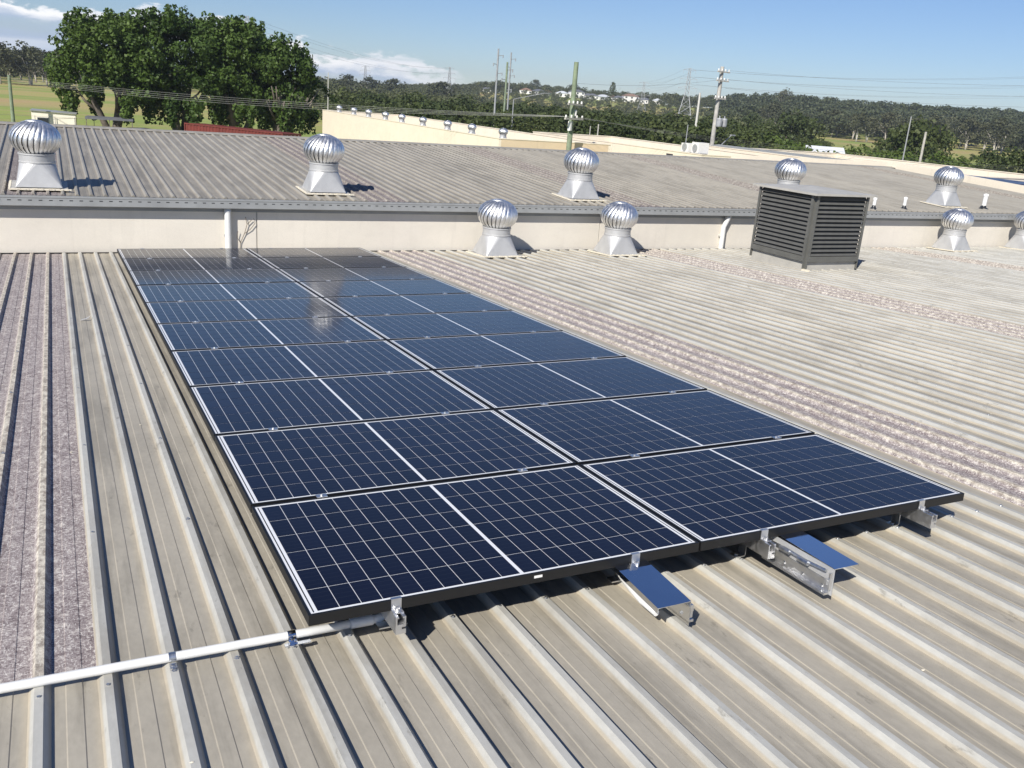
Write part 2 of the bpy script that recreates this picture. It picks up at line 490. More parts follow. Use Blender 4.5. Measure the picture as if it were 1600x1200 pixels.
# ------------------------------------------------------------------ ribbed roof sheets
def rib_profile(pitch, n, hz, lap=True):
    """pan, two faint swages, trapezoid rib; x=0 is the right foot of a rib"""
    k = pitch/.2
    pts = []
    if lap: pts += [(-.064*k, .0022), (-.045*k, hz+.0018), (-.020*k, hz+.0018), (-.001*k, .0018)]
    for i in range(n):
        o = i*pitch
        pts += [(o+.0005, 0), (o+.040*k, 0), (o+.0435*k, .0026), (o+.090*k, .0026), (o+.0935*k, 0), (o+.135*k, 0), (o+.154*k, hz), (o+.180*k, hz)]
    pts += [(n*pitch-.0005, 0)]
    return pts
def sheet_mesh(name, pitch, n, hz, y0, y1, mat, lap=True, ny=1, cap=False):
    prof = rib_profile(pitch, n, hz, lap)
    mb = MB()
    ys = np.linspace(y0, y1, ny+1)
    for a, b in zip(ys[:-1], ys[1:]):
        mb.extrude(prof, a, b, False)
    if cap:
        k = pitch/.2
        for i in range(n):
            o = i*pitch
            mb.add([(o+.135*k, y0, 0), (o+.2*k, y0, 0), (o+.180*k, y0, hz), (o+.154*k, y0, hz)], [(0,1,2,3)])
    return mb.mesh(name, mat)

PAN_W = -0.21
BAY = 0.8
U0 = 0.018
V_END = 11.33
V_START = -7.0
barn = thing('warehouse', 'low warehouse in the foreground with dusty beige ribbed metal roof carrying the solar panels', 'warehouse', (0,0,0), ROOF_ROT)
me_full = sheet_mesh('roof_sheet', .2, 4, .028, V_START, V_END, M['roof'])
me_up = sheet_mesh('roof_sheet_short', .2, 4, .028, V_START, .25, M['roof'])
me_sky = sheet_mesh('skylight_sheet', .2, 4, .028, .17, V_END, M['fibre'])
me_sky_full = sheet_mesh('skylight_sheet_long', .2, 4, .028, V_START, V_END, M['fibre'])
SKY_BAYS = {-2: 'L', 5: 'F', 11: 'F', 19: 'F', 27: 'F', -8: 'F'}
me_three = sheet_mesh('roof_sheet_narrow', .2, 3, .028, V_START, V_END, M['roof'])
for b in range(-12, 34):
    u = U0 + b*BAY + (.2 if b < 0 else 0)
    if b == -1:
        link('roof_sheet', me_three, barn, (u, 0, PAN_W))
    elif b in SKY_BAYS:
        if SKY_BAYS[b] == 'L':
            link('skylight_sheet', me_sky, barn, (u, 0, PAN_W-.003))
            link('roof_sheet', me_up, barn, (u, 0, PAN_W+.002))
        else:
            link('skylight_sheet', me_sky_full, barn, (u, 0, PAN_W))
    else:
        link('roof_sheet', me_full, barn, (u, 0, PAN_W))
# hex-head roof screws on every second rib crest, along the purlin lines
mb = MB()
for v in (.115, 1.36, 2.6, 3.85, 5.1, 6.35, 7.6, 8.85, 10.1, 11.2):
    for k in range(-48, 136):
        u = U0 + k*.2 + .167
        if k % 2 and not (abs(v-.115) < .01): continue
        x, y, z = u + R.uniform(-.003, .003), v + R.uniform(-.012, .012), PAN_W+.028
        mb.lathe([(.0095, 0), (.0095, .0016), (.0055, .0018), (.0055, .007), (.0001, .0075)], 6, 0, (x, y, z))
tag(link('roof_screw', mb.mesh('roof_screws', M['galv']), barn), kind='stuff')
mb = MB()
mb.box(-9.4, 27.2, V_END-.25, V_END+.055, -.62, -.60)            # valley box gutter
mb.box(-9.4, 27.2, V_END+.045, V_END+.055, -.60, -.40)
mb.box(-9.4, 27.2, V_END-.26, V_END-.25, -.60, -.24)
link('box_gutter', mb.mesh('box_gutter', M['dark']), barn)
mb = MB()
mb.box(-9.45, -9.25, V_START+.2, V_END-.3, -6.2, -.22)
mb.box(26.9, 27.1, V_START+.2, V_END-.3, -6.2, -.22)
mb.box(-9.25, 26.9, V_START+.2, V_START+.4, -6.2, -.22)
link('wall', mb.mesh('warehouse_wall', M['wall']), barn)
mb = MB(); mb.box(-9.4, 25.0, V_END+.003, V_END+.012, PAN_W-.06, PAN_W+.016)
link('gutter_closure', mb.mesh('gutter_closure', M['dark']), barn)

# ------------------------------------------------------------------ solar array
PU, PV = 1.6499, 1.015
PW, PD, PH = 1.640, 0.996, 0.040
LIP = .010
def frame_mesh():
    mb = MB()
    # outer ring walls with lip, butted at the corners
    mb.box(0, PW, 0, .010, -PH, 0); mb.box(0, PW, PD-.010, PD, -PH, 0)
    mb.box(0, .010, .010, PD-.010, -PH, 0); mb.box(PW-.010, PW, .010, PD-.010, -PH, 0)
    mb.box(.010, PW-.010, .010, .030, -PH, -PH+.002); mb.box(.010, PW-.010, PD-.030, PD-.010, -PH, -PH+.002)
    return mb.mesh('frame', M['black_frame'])
me_frame = frame_mesh()
mb = MB().box(.0102, PW-.0102, .0102, PD-.0102, -.0075, -.0022)
mb.m[0] = 1  # underside made black to cut light bounced beneath the panels
me_back = mb.mesh('backsheet', [M['back'], M['black_frame']])
mx, my, mid = .026, .013, .014
cp = (PW-2*LIP-2*mx-mid)/20
rp = (PD-2*LIP-2*my)/6
cg, rg = .0029, .0036
me_cell = MB().box(cg/2, cp-cg/2, rg/2, rp-rg/2, -.0022, -.0012).mesh('cell', M['cell'])
cells = []
for r in range(6):
    for c in range(20):
        cells.append((LIP+mx+c*cp+(mid if c > 9 else 0), LIP+my+r*rp))
mb = MB()
for x, y in cells: mb.box(x+cg/2, x+cp-cg/2, y+rg/2, y+rp-rg/2, -.0022, -.0012)
me_grid = mb.mesh('cell_grid', M['cell'])
me_ribbon = MB().box(0, .004, LIP+.01, PD-LIP-.01, -.0022, -.0014).mesh('ribbon', M['black_frame'])
ORD = ['nearest', 'second', 'third', 'fourth', 'fifth', 'sixth', 'seventh', 'eighth', 'ninth', 'farthest']
for row in range(10):
    for colm in range(2):
        lab = 'black framed solar panel in the %s row, %s column of the array' % (ORD[row], ('left', 'right')[colm])
        p = thing('solar_panel', lab, 'solar panel', roof_pt(colm*PU+.005, row*PV+.0, R.uniform(-.0012, .0012)), (-SLOPE+R.uniform(-.0012, .0012), R.uniform(-.0008, .0008), 0), 'solar panels of the roof array')
        link('frame', me_frame, p); link('backsheet', me_back, p); link('ribbon', me_ribbon, p, (LIP+.0105, 0, 0)); link('ribbon', me_ribbon, p, (PW-LIP-.0145, 0, 0))
        if row < 6:
            for x, y in cells: link('cell', me_cell, p, (x, y, 0))
        else:
            tag(link('cell_grid', me_grid, p), kind='stuff')
        if row == 0 and colm == 0:
            link('sticker', MB().box(.86, .895, -.0012, .0002, -.020, -.010).mesh('sticker', M['white']), p)

RAILS = (.314, 1.325, 1.997, 2.985)
RAIL_END = (-.055, -.012, -.06, -.085)
rail_prof = [(-.019,-.106),(.019,-.106),(.019,-.088),(.004,-.088),(.004,-.080),(.019,-.080),(.019,-.040),(.007,-.040),(.007,-.046),(.013,-.046),(.013,-.070),(-.013,-.070),(-.013,-.046),(-.007,-.046),(-.007,-.040),(-.019,-.040)]
for i, (u, ve) in enumerate(zip(RAILS, RAIL_END)):
    t = thing('mounting_rail', 'aluminium mounting rail under the panels, %s from the left' % ('first', 'second', 'third', 'fourth')[i], 'rail', (0,0,0), ROOF_ROT, 'rails under the solar array')
    mb = MB(); mb.extrude([(x+u, z) for x, z in rail_prof], ve, 10.16)
    link('rail', mb.mesh('rail', M['rail']), t)
    k0 = round((u-U0-.167)/.2)
    uc = U0+.167+k0*.2
    for v in [.12 + 1.245*k for k in range(9)]:
        mb = MB()
        mb.box(min(u, uc)-.02, max(u, uc)+.02, v, v+.045, -.181, -.176)
        mb.box(u+.020, u+.025, v, v+.045, -.176, -.070)
        mb.lathe([(.009, 0), (.009, .006), (.0001, .006)], 6, 0, (uc, v+.022, -.176))
        mb.bar((u+.025, v+.022, -.096), (u+.034, v+.022, -.096), .008, n=6)
        link('foot', mb.mesh('foot', M['galv']), t)
    for rown in range(1, 10):
        v = rown*PV - .0095
        mb = MB()
        mb.box(u-.024, u+.024, v-.017, v+.017, .0015, .0050)
        mb.lathe([(.0075, 0), (.0075, .005), (.004, .005), (.004, .002), (.0001, .002)], 8, 0, (u, v, .0050))
        mb.box(u-.02, u+.02, v-.006, v+.006, -.039, .0015)
        link('mid_clamp', mb.mesh('mid_clamp', M['rail']), t)
    for v, s in ((-.0015, -1), (9*PV+PD+.0015, 1)):
        mb = MB()
        mb.box(u-.019, u+.019, *sorted((v, v+s*.004)), -.040, .0022)       # upright
        mb.box(u-.019, u+.019, *sorted((v+s*.004, v-s*.010)), .0022, .0055) # hook over the frame
        mb.box(u-.019, u+.019, *sorted((v+s*.004, v+s*.030)), -.040, -.035)
        mb.lathe([(.008, 0), (.008, .009), (.0045, .009), (.0045, .004), (.0001, .004)], 10, 0, (u, v+s*.016, -.035))
        mb.lathe([(.003, 0), (.003, .014), (.0001, .014)], 8, 0, (u+.006, v+s*.016, -.035))
        link('end_clamp', mb.mesh('end_clamp', M['rail']), t)

# polished shrouds over the roof-top connectors, on extended rails
def shroud(name, lab, u0, u1, wt, v0, v1, side, rise=.0):
    t = thing(name, lab, 'bracket', (0,0,0), ROOF_ROT)
    th = .0022
    mb = MB(); mb.box(u0, u1, v1, v0, wt-th, wt)
    mb.v = [(x, y, z+rise*(y-v1)/(v0-v1)) for x, y, z in mb.v]; me = mb.mesh('cover_plate', M['mirror'])
    link('cover_plate', me, t)
    if side == 'right':
        mb = MB(); mb.box(u0, u0+th, v1, v0, wt-.020, wt-th); mb.v = [(x, y, z+rise*(y-v1)/(v0-v1)) for x, y, z in mb.v]; link('lip', mb.mesh('lip', M['mirror']), t)
        mb = MB(); mb.box(u1-th, u1, v1, v0+.02, -.165, wt-th); link('side_plate', mb.mesh('side_plate', M['mirror']), t)
        us = u1
    else:
        mb = MB(); mb.box(u0, u0+th, v1, v0+.13, -.163, wt-th); link('side_plate', mb.mesh('side_plate', M['zinc']), t)
        mb = MB(); mb.box(u1-th, u1, v1, v0, wt-.006, wt-th); mb.v = [(x, y, z+rise*(y-v1)/(v0-v1)) for x, y, z in mb.v]; link('lip', mb.mesh('lip', M['mirror']), t)
        us = u0
    s = 1 if side == 'right' else -1
    mb = MB()
    mb.extrude([(us+s*a, b) for a, b in ((.001,-.160),(.030,-.160),(.030,-.150),(.008,-.150),(.008,-.115),(.026,-.115),(.026,-.090),(.020,-.090),(.020,-.107),(.001,-.107))], v1+.012, .05)
    link('support_rail', mb.mesh('support_rail', M['rail']), t)
    for dv in (.05, .16, .27):
        mb = MB(); mb.bar((us-s*.006, v1+dv, -.135), (us+s*.012, v1+dv, -.135), .008, n=6)
        mb.bar((us-s*.010, v1+dv, -.135), (us-s*.006, v1+dv, -.135), .004, n=6)
        link('bolt', mb.mesh('bolt', M['galv']), t)
    mb = MB(); mb.box(us+s*.004, us+s*.016, v1+.004, v1+.012, -.135, wt-.02); mb.lathe([(.011,0),(.011,.012),(.0001,.012)], 6, 0, (us+s*.016, v1+.02, -.105))
    link('end_tab', mb.mesh('end_tab', M['rail']), t)
    return t
A = shroud('cable_shroud', 'mirror-like steel cover reflecting blue sky, below the left column of panels', 1.225, 1.378, -.062, -.003, -.305, 'right', .030)
B = shroud('cable_shroud', 'mirror-like steel cover with tall grey side plate, below the right column of panels', 2.080, 2.215, -.042, -.008, -.335, 'left', .010)
mb = MB(); mb.tube([(1.325, .12, -.120), (1.310, .05, -.125), (1.296, -.04, -.132), (1.288, -.12, -.138), (1.290, -.215, -.142)], .013, 12)
cc = tag(link('conduit_offcut', mb.mesh('conduit_offcut', M['pvc']), None, (0,0,0), ROOF_ROT), 'short white conduit under the left mirror-like cover', 'conduit')
mb = MB(); mb.tube([(2.068, .02, -.072), (2.066, -.08, -.066), (2.068, -.18, -.070), (2.069, -.30, -.062)], .007, 8)
mb.tube([(2.062, -.04, -.072), (2.060, -.10, -.070)], .0105, 10); mb.tube([(2.062, -.15, -.074), (2.060, -.21, -.072)], .0105, 10)
link('cable_glands', mb.mesh('cable_glands', M['galv']), B)

# ------------------------------------------------------------------ white conduit across the roof
t = thing('conduit', 'white plastic conduit running left across the roof from under the panels', 'conduit', (0,0,0), ROOF_ROT)
CW = -.166
mb = MB(); mb.tube([(-6.0, .215, CW), (-3.0, .207, CW), (-1.2, .1995, CW), (-.5, .186, CW), (0, .176, CW), (.24, .174, CW)], .0158, 16)
link('pipe', mb.mesh('pipe', M['pvc'], True), t)
mb = MB(); mb.tube([(.20, .1745, CW), (.285, .1738, CW)], .0195, 16); link('coupling', mb.mesh('coupling', M['pvc'], angle=40), t)
mb = MB(); mb.tube([(.28, .1738, CW), (.31, .176, CW), (.335, .186, CW), (.350, .203, CW), (.356, .235, CW), (.356, .9, CW)], .0158, 16); link('elbow', mb.mesh('elbow', M['pvc'], True), t)
def saddle(u, v):
    mb = MB()
    pts = [Vector((u, v+math.cos(a)*.0172, CW+math.sin(a)*.0172)) for a in np.linspace(-.3, math.pi+.3, 12)]
    for a, b in zip(pts[:-1], pts[1:]):
        mb.add([a+Vector((-.011,0,0)), a+Vector((.011,0,0)), b+Vector((.011,0,0)), b+Vector((-.011,0,0))], [(0,1,2,3)])
    mb.box(u-.011, u+.011, v-.050, v-.016, CW-.0155, CW-.0125); mb.box(u-.011, u+.011, v+.016, v+.046, CW-.0155, CW-.0125)
    mb.lathe([(.0085,0),(.0085,.006),(.0001,.007)], 6, 0, (u, v-.034, CW-.0125))
    mb.lathe([(.0085,0),(.0085,.006),(.0001,.007)], 6, 0, (u, v+.032, CW-.0125))
    link('saddle_clip', mb.mesh('saddle_clip', M['galv']), t)
saddle(U0-.4+.167-.2+.0, .184); saddle(U0-1.4+.167, .203); saddle(U0-2.2+.167, .206)
u, v = U0-.2+.167, .1765
mb = MB()
pts = [Vector((u, v+math.cos(a)*.0175, CW+math.sin(a)*.0175)) for a in np.linspace(-.6, math.pi+.6, 14)]
for a, b in zip(pts[:-1], pts[1:]):
    mb.add([a+Vector((-.014,0,0)), a+Vector((.014,0,0)), b+Vector((.014,0,0)), b+Vector((-.014,0,0))], [(0,1,2,3)])
mb.box(u-.014, u+.014, v-.040, v-.014, CW-.012, CW-.008); mb.box(u-.032, u+.06, v-.052, v-.030, CW-.0155, CW-.012)
mb.lathe([(.008,0),(.008,.012),(.0001,.013)], 6, 0, (u, v-.028, CW-.008))
link('strut_clamp', mb.mesh('strut_clamp', M['mirror']), t)

# ------------------------------------------------------------------ turbine ventilators
def vent_meshes():
    # square-to-round base
    mb = MB()
    n = 32; hb, rt = .29, .226
    lo, hi = [], []
    for k in range(n):
        a = 2*math.pi*(k+.5)/n - math.pi/4
        c, s = math.cos(a), math.sin(a)
        q = hb/max(abs(c), abs(s)); lo.append((c*q, s*q, -.02)); hi.append((c*rt, s*rt, .300))
    # facets: flat triangles from the sides, cones from the corners
    sq = [(-hb,-hb,-.02),(hb,-hb,-.02),(hb,hb,-.02),(-hb,hb,-.02)]
    m = 8
    for q in range(4):
        a0 = -math.pi*.75 + q*math.pi/2
        P, Q = sq[q], sq[(q+1) % 4]
        amid = a0 + math.pi/4
        mid = (rt*math.cos(amid), rt*math.sin(amid), .300)
        mb.add([P, Q, mid], [(0,1,2)])
        prev = mid
        for j in range(1, m+1):
            an = amid + j*(math.pi/2)/m
            cur = (rt*math.cos(an), rt*math.sin(an), .300)
            mb.add([Q, cur, prev], [(0,1,2)]); prev = cur
    base = mb.mesh('vent_base', M['zinc'])
    collar = MB().lathe([(.225,.295),(.236,.295),(.236,.312),(.228,.318),(.228,.400),(.238,.405),(.238,.425),(.17,.425)], 32).mesh('collar', M['zinc'], angle=35)
    # turbine: curved overlapping blades on two rings
    mb = MB()
    nb, nz = 26, 14
    for k in range(nb):
        a0 = 2*math.pi*k/nb
        rows = []
        for j in range(nz+1):
            tt = j/nz
            z = .455 + tt*.385
            th = math.radians(-50+123*tt)
            rr = .330*math.cos(th); z = .622 + .250*math.sin(th)
            tw = .55*tt**2.2
            rows.append([((rr-.045*(1-.6*tt))*math.cos(a0+tw-.02), (rr-.045*(1-.6*tt))*math.sin(a0+tw-.02), z),
                         ((rr-.004)*math.cos(a0+tw+.10), (rr-.004)*math.sin(a0+tw+.10), z),
                         (rr*math.cos(a0+tw+.20), rr*math.sin(a0+tw+.20), z),
                         ((rr-.006)*math.cos(a0+tw+.262), (rr-.006)*math.sin(a0+tw+.262), z)])
        vs = [p for r in rows for p in r]
        fs = [(4*j+i, 4*j+i+1, 4*j+i+5, 4*j+i+4) for j in range(nz) for i in range(3)]
        mb.add(vs, fs)
    blades = mb.mesh('turbine_blade', M['alu'], True)
    cap = MB().lathe([(.112,.853),(.116,.858),(.08,.868),(.04,.873),(.0001,.875)], 32).mesh('turbine_cap', M['alu'], True)
    dark_core = MB().lathe([(.16,.44),(.19,.60),(.15,.78),(.0001,.82)], 20).mesh('dark_core', M['dark'], True)  # dark bulb added so the gaps between blades look shaded
    # flashing and sealant
    mb = MB()
    ys = np.linspace(-.36, .36, 2)
    mb.box(-.36, .36, -.34, .36, -.025, -.017)
    flash = mb.mesh('flashing', M['curb'])
    rr = random.Random(3); mb = MB()
    for x in np.arange(-.37, .37, .035):
        w = rr.uniform(.012, .03)
        mb.box(x, x+.036, -.36-w, -.335, -.030, -.012+rr.uniform(-.003, .004))
    for y in np.arange(-.35, .35, .05):
        mb.box(-.372-rr.uniform(0, .012), -.352, y, y+.051, -.030, -.012+rr.uniform(-.002, .003))
    seal = mb.mesh('sealant_bead', M['sealant'])
    return base, collar, blades, cap, dark_core, flash, seal
VM = vent_meshes()
def vent(lab, group, loc, rz, tilt, sc=1.0, full=True):
    t = thing('turbine_vent', lab, 'roof vent', loc, (0,0,0), group)
    b = link('vent_base', VM[0], t); link('collar', VM[1], t)
    tb = link('turbine_cap', VM[3], t, (0,0,0), (0,0,rz))
    tag(link('turbine_blade', VM[2], tb), kind='stuff'); link('dark_core', VM[4], tb)
    if full:
        link('flashing', VM[5], t, (0,0,0), (tilt,0,0)); link('sealant_bead', VM[6], t, (0,0,0), (tilt,0,0))
    if sc != 1.0: t.scale = (sc,)*3
    return t
rib_top = PAN_W+.028
for i, (u, v, lab) in enumerate(((5.76, 10.66, 'silver turbine vent on the near roof, closest to the solar panels'), (8.13, 10.68, 'silver turbine vent on the near roof, second from the solar panels'),
                    (17.12, 10.85, 'silver turbine vent on the near roof right of the louvred box'), (19.62, 10.85, 'silver turbine vent cut by the right edge of the photo'))):
    vent(lab, 'turbine vents on the near roof', roof_pt(u, v, rib_top+.03), .3*i, -SLOPE, 1.0)

# ------------------------------------------------------------------ louvred ventilation box
LB = thing('louvred_vent_box', 'large dark grey louvred box on the near roof', 'ventilation box', roof_pt(10.31, 8.34, -.20), (0,0,0))
LW, LD, LH = 1.26, 1.40, 1.27
mb = MB()
for x0, x1, y0, y1 in ((.05, LW-.05, .05, .06), (.05, LW-.05, LD-.06, LD-.05), (.05, .06, .06, LD-.06), (LW-.06, LW-.05, .06, LD-.06)):
    mb.box(x0, x1, y0, y1, -.12, .22)
link('curb', mb.mesh('curb', M['curb']), LB)
mb = MB()
n = 6
mb.box(-.10, LW+.14, -.10, LD+.10, -.012, -.004, 0, Matrix.Rotation(-SLOPE, 4, 'X'))
link('flashing', mb.mesh('flashing', M['roof']), LB)
mb = MB()
mb.box(-.06, LW+.06, -.06, LD+.06, LH-.035, LH)
mb.add([(-.055,-.055,LH),(LW+.055,-.055,LH),(LW+.055,LD+.055,LH),(-.055,LD+.055,LH),(LW/2,LD/2,LH+.05)], [(0,1,4),(1,2,4),(2,3,4),(3,0,4)])
link('roof_cap', mb.mesh('roof_cap', M['curb']), LB)
mb = MB(); mb.box(.10, LW-.10, .10, LD-.10, .23, LH-.05); link('inner_blackout', mb.mesh('inner_blackout', M['dark']), LB)  # black box added behind the blades to block light
for cx, cy, sx, sy in ((0,0,1,1),(LW,0,-1,1),(LW,LD,-1,-1),(0,LD,1,-1)):
    mb = MB()
    # flange on each face plus a recessed corner channel
    mb.box(*sorted((cx+sx*.055, cx+sx*.095)), *sorted((cy, cy+sy*.012)), .15, LH-.036)
    mb.box(*sorted((cx, cx+sx*.012)), *sorted((cy+sy*.055, cy+sy*.095)), .15, LH-.036)
    vs = [(cx+sx*.055, cy+sy*.002, z) for z in (.06, LH-.12)] + [(cx+sx*.050, cy+sy*.050, z) for z in (.06, LH-.12)] + [(cx+sx*.002, cy+sy*.055, z) for z in (.06, LH-.12)]
    mb.add(vs, [(0,1,3,2), (2,3,5,4)])
    mb.box(*sorted((cx+sx*.050, cx+sx*.056)), *sorted((cy+sy*.002, cy+sy*.06)), .02, LH-.037)
    mb.box(*sorted((cx+sx*.002, cx+sx*.05)), *sorted((cy+sy*.050, cy+sy*.056)), .02, LH-.037)
    link('corner_post', mb.mesh('corner_post', M['louvre_post']), LB)
mb = MB()
for (x0, x1, y0, y1) in ((.096, LW-.096, .001, .012), (.096, LW-.096, LD-.012, LD-.001), (.001, .012, .096, LD-.096), (LW-.012, LW-.001, .096, LD-.096)):
    mb.box(x0, x1, y0, y1, .150, .238)
link('bottom_rail', mb.mesh('bottom_rail', M['louvre_post']), LB)
NB = 14
bp = (LH-.04-.243)/NB
def blade_mesh(length):
    mb = MB()
    mb.extrude([(0,0),(-.004,.004),(.050,.062),(.064,.062),(.064,.058),(.053,.058),(.004,.0)], 0, length)
    return mb.mesh('louvre_blade', M['louvre'])
bl_v, bl_u = blade_mesh(LD-.192), blade_mesh(LW-.192)
for k in range(NB):
    z = .245 + k*bp
    link('louvre_blade', bl_v, LB, (.004, .096, z))
    link('louvre_blade', bl_v, LB, (LW-.004, LD-.096, z), (0,0,math.pi))
    link('louvre_blade', bl_u, LB, (LW-.096, .004, z), (0,0,math.pi/2))
    link('louvre_blade', bl_u, LB, (.096, LD-.004, z), (0,0,-math.pi/2))
mb = MB(); rr = random.Random(5)
for x in (-.02, .07, .2, .42, .56, .72, .9, 1.0, 1.12):
    mb.box(x, x+.035+rr.uniform(0, .03), -.085, -.055, -.018, .004)
mb.box(.0, .07, -.07, .05, -.018, .03)
link('sealant_bead', mb.mesh('sealant_bead', M['sealant']), LB)

# ------------------------------------------------------------------ neighbouring warehouse (upper roof)
WALL_Y, EAVE_Y, RIDGE_Y = 11.368, 11.33, 19.75
X0N, X1N = -14.0, 25.0
nb = thing('neighbour_warehouse', 'neighbouring warehouse with cream wall, grey gutter and ribbed roof behind the panels', 'warehouse')
tS = math.tan(SLOPE)
def up_z(y): return .005 + tS*(y-EAVE_Y)
joints = [X0N, -8.1, -1.95, 2.05, 8.2, 14.33, 20.5, X1N]
for a, b in zip(joints[:-1], joints[1:]):
    mb = MB(); mb.box(a+.009, b-.009, WALL_Y, WALL_Y+.15, -5.4, -.10)
    link('wall_panel', mb.mesh('wall_panel', M['wall']), nb)
mb = MB()
for a in joints[1:-1]: mb.box(a-.0092, a+.0092, WALL_Y+.012, WALL_Y+.14, -5.4, -.10)
link('wall_joint', mb.mesh('wall_joint', M['curb']), nb)
mb = MB()
mb.box(X0N, X1N, 28.0, 28.15, -5.4, -.10); mb.box(X0N, X0N+.15, WALL_Y+.15, 28.0, -5.4, -.10); mb.box(X1N-.15, X1N, WALL_Y+.15, 28.0, -5.4, -.10)
link('wall', mb.mesh('outer_wall', M['wall']), nb)
L2 = (RIDGE_Y-EAVE_Y)/math.cos(SLOPE)
P2 = .18
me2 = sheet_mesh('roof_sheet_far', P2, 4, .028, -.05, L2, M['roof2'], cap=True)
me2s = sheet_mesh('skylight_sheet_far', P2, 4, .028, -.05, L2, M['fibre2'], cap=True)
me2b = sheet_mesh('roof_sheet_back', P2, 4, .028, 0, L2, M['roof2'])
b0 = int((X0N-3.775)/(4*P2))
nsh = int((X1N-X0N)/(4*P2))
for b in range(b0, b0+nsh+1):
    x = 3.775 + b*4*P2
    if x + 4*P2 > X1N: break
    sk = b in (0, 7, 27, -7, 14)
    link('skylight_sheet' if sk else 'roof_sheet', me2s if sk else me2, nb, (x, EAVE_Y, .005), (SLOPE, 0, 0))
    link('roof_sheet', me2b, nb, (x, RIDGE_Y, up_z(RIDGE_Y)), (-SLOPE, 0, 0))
# ridge capping
mb = MB(); zr = up_z(RIDGE_Y)+.036
mb.add([(X0N, RIDGE_Y-.17, zr-.012), (X1N, RIDGE_Y-.17, zr-.012), (X1N, RIDGE_Y, zr+.012), (X0N, RIDGE_Y, zr+.012), (X0N, RIDGE_Y+.17, zr-.012), (X1N, RIDGE_Y+.17, zr-.012), (X0N, RIDGE_Y-.175, zr-.03), (X1N, RIDGE_Y-.175, zr-.03)],
       [(0,1,2,3), (3,2,5,4), (6,7,1,0)])
link('ridge_capping', mb.mesh('ridge_capping', M['roof2']), nb)
# gutter with a row of overflow slots
gy = EAVE_Y-.115
mb = MB()
prof = [(EAVE_Y+.03, .0), (EAVE_Y+.03, -.13), (gy+.012, -.135), (gy, -.128), (gy, -.030), (gy-.006, -.022), (gy-.006, .002), (gy+.010, .006), (gy+.014, -.010), (gy+.008, -.016), (gy+.008, -.118), (EAVE_Y+.022, -.120), (EAVE_Y+.022, .0)]
n = len(prof)
vs = [(X0N-.1, y, z) for y, z in prof] + [(X1N+.05, y, z) for y, z in prof]
mb.add(vs, [(k, (k+1) % n, n+(k+1) % n, n+k) for k in range(n)] + [tuple(range(n-1, -1, -1)), tuple(range(n, 2*n))])
g = link('gutter', mb.mesh('gutter', M['gutter']), nb)
mb = MB()
for x in np.arange(X0N, X1N, .125): mb.box(x, x+.045, gy-.0012, gy+.003, -.062, -.050)
tag(link('overflow_slot', mb.mesh('overflow_slot', M['slot']), g), kind='stuff')
mb = MB(); mb.box(X0N, X1N, EAVE_Y+.031, EAVE_Y+.037, -.20, -.02); link('fascia', mb.mesh('fascia', M['gutter']), nb)
# gable end parapet in cream
mb = MB()
for ya, yb, s in ((WALL_Y-.16, RIDGE_Y, 1), (RIDGE_Y, 28.15, -1)):
    za, zb = up_z(ya), up_z(yb) if s == 1 else up_z(RIDGE_Y)-tS*(yb-RIDGE_Y)
    za = up_z(RIDGE_Y) if s == -1 else za
    mb.add([(X1N+.002, ya, -5.4), (X1N+.22, ya, -5.4), (X1N+.22, yb, -5.4), (X1N+.002, yb, -5.4), (X1N+.002, ya, za+.20), (X1N+.22, ya, za+.20), (X1N+.22, yb, zb+.20), (X1N+.002, yb, zb+.20)],
           ((0,3,2,1),(4,5,6,7),(0,1,5,4),(1,2,6,5),(2,3,7,6),(3,0,4,7)))
link('gable_parapet', mb.mesh('gable_parapet', M['cream']), nb)
# downpipes
def downpipe(x, lab, lean):
    t = thing('downpipe', lab, 'downpipe', (x, WALL_Y-.06, 0), (0,0,0), 'downpipes on the cream wall')
    mb = MB()
    if lean: mb.tube([(.10, .0, -.136), (.075, 0, -.20), (.0, 0, -.36), (0, 0, -.45), (0, 0, -.95)], .048, 16)
    else: mb.tube([(0, 0, -.136), (0, 0, -.95)], .048, 16)
    link('pipe', mb.mesh('pipe', M['pvc'], angle=50), t)
    mb = MB(); mb.lathe([(.052, -.19), (.052, -.15), (.049, -.15)], 16, 0, ((.07 if lean else 0), 0, 0)); link('collar', mb.mesh('collar', M['pvc'], True), t)
    mb = MB(); mb.box(-.055, .055, -.003, .058, -.56, -.535); link('bracket', mb.mesh('bracket', M['galv']), t)
downpipe(1.615, 'white downpipe on the cream wall behind the solar panels', False)
downpipe(11.02, 'white downpipe with offset top on the cream wall beside the louvred box', True)
# dead creeper beside the first downpipe
mb = MB()
for pts in ([(1.79,11.355,-.80),(1.80,11.35,-.66),(1.86,11.345,-.52),(1.90,11.34,-.38),(1.88,11.345,-.27)], [(1.86,11.345,-.52),(1.95,11.34,-.45),(2.02,11.34,-.36),(2.0,11.34,-.29)], [(1.80,11.35,-.66),(1.75,11.34,-.58),(1.76,11.33,-.48)], [(1.90,11.34,-.38),(1.97,11.34,-.31)]):
    mb.tube(pts, [.005]*len(pts), 5)
tag(link('dead_creeper', mb.mesh('dead_creeper', M['bark'])), 'thin dead creeper climbing the cream wall beside the downpipe', 'plant')
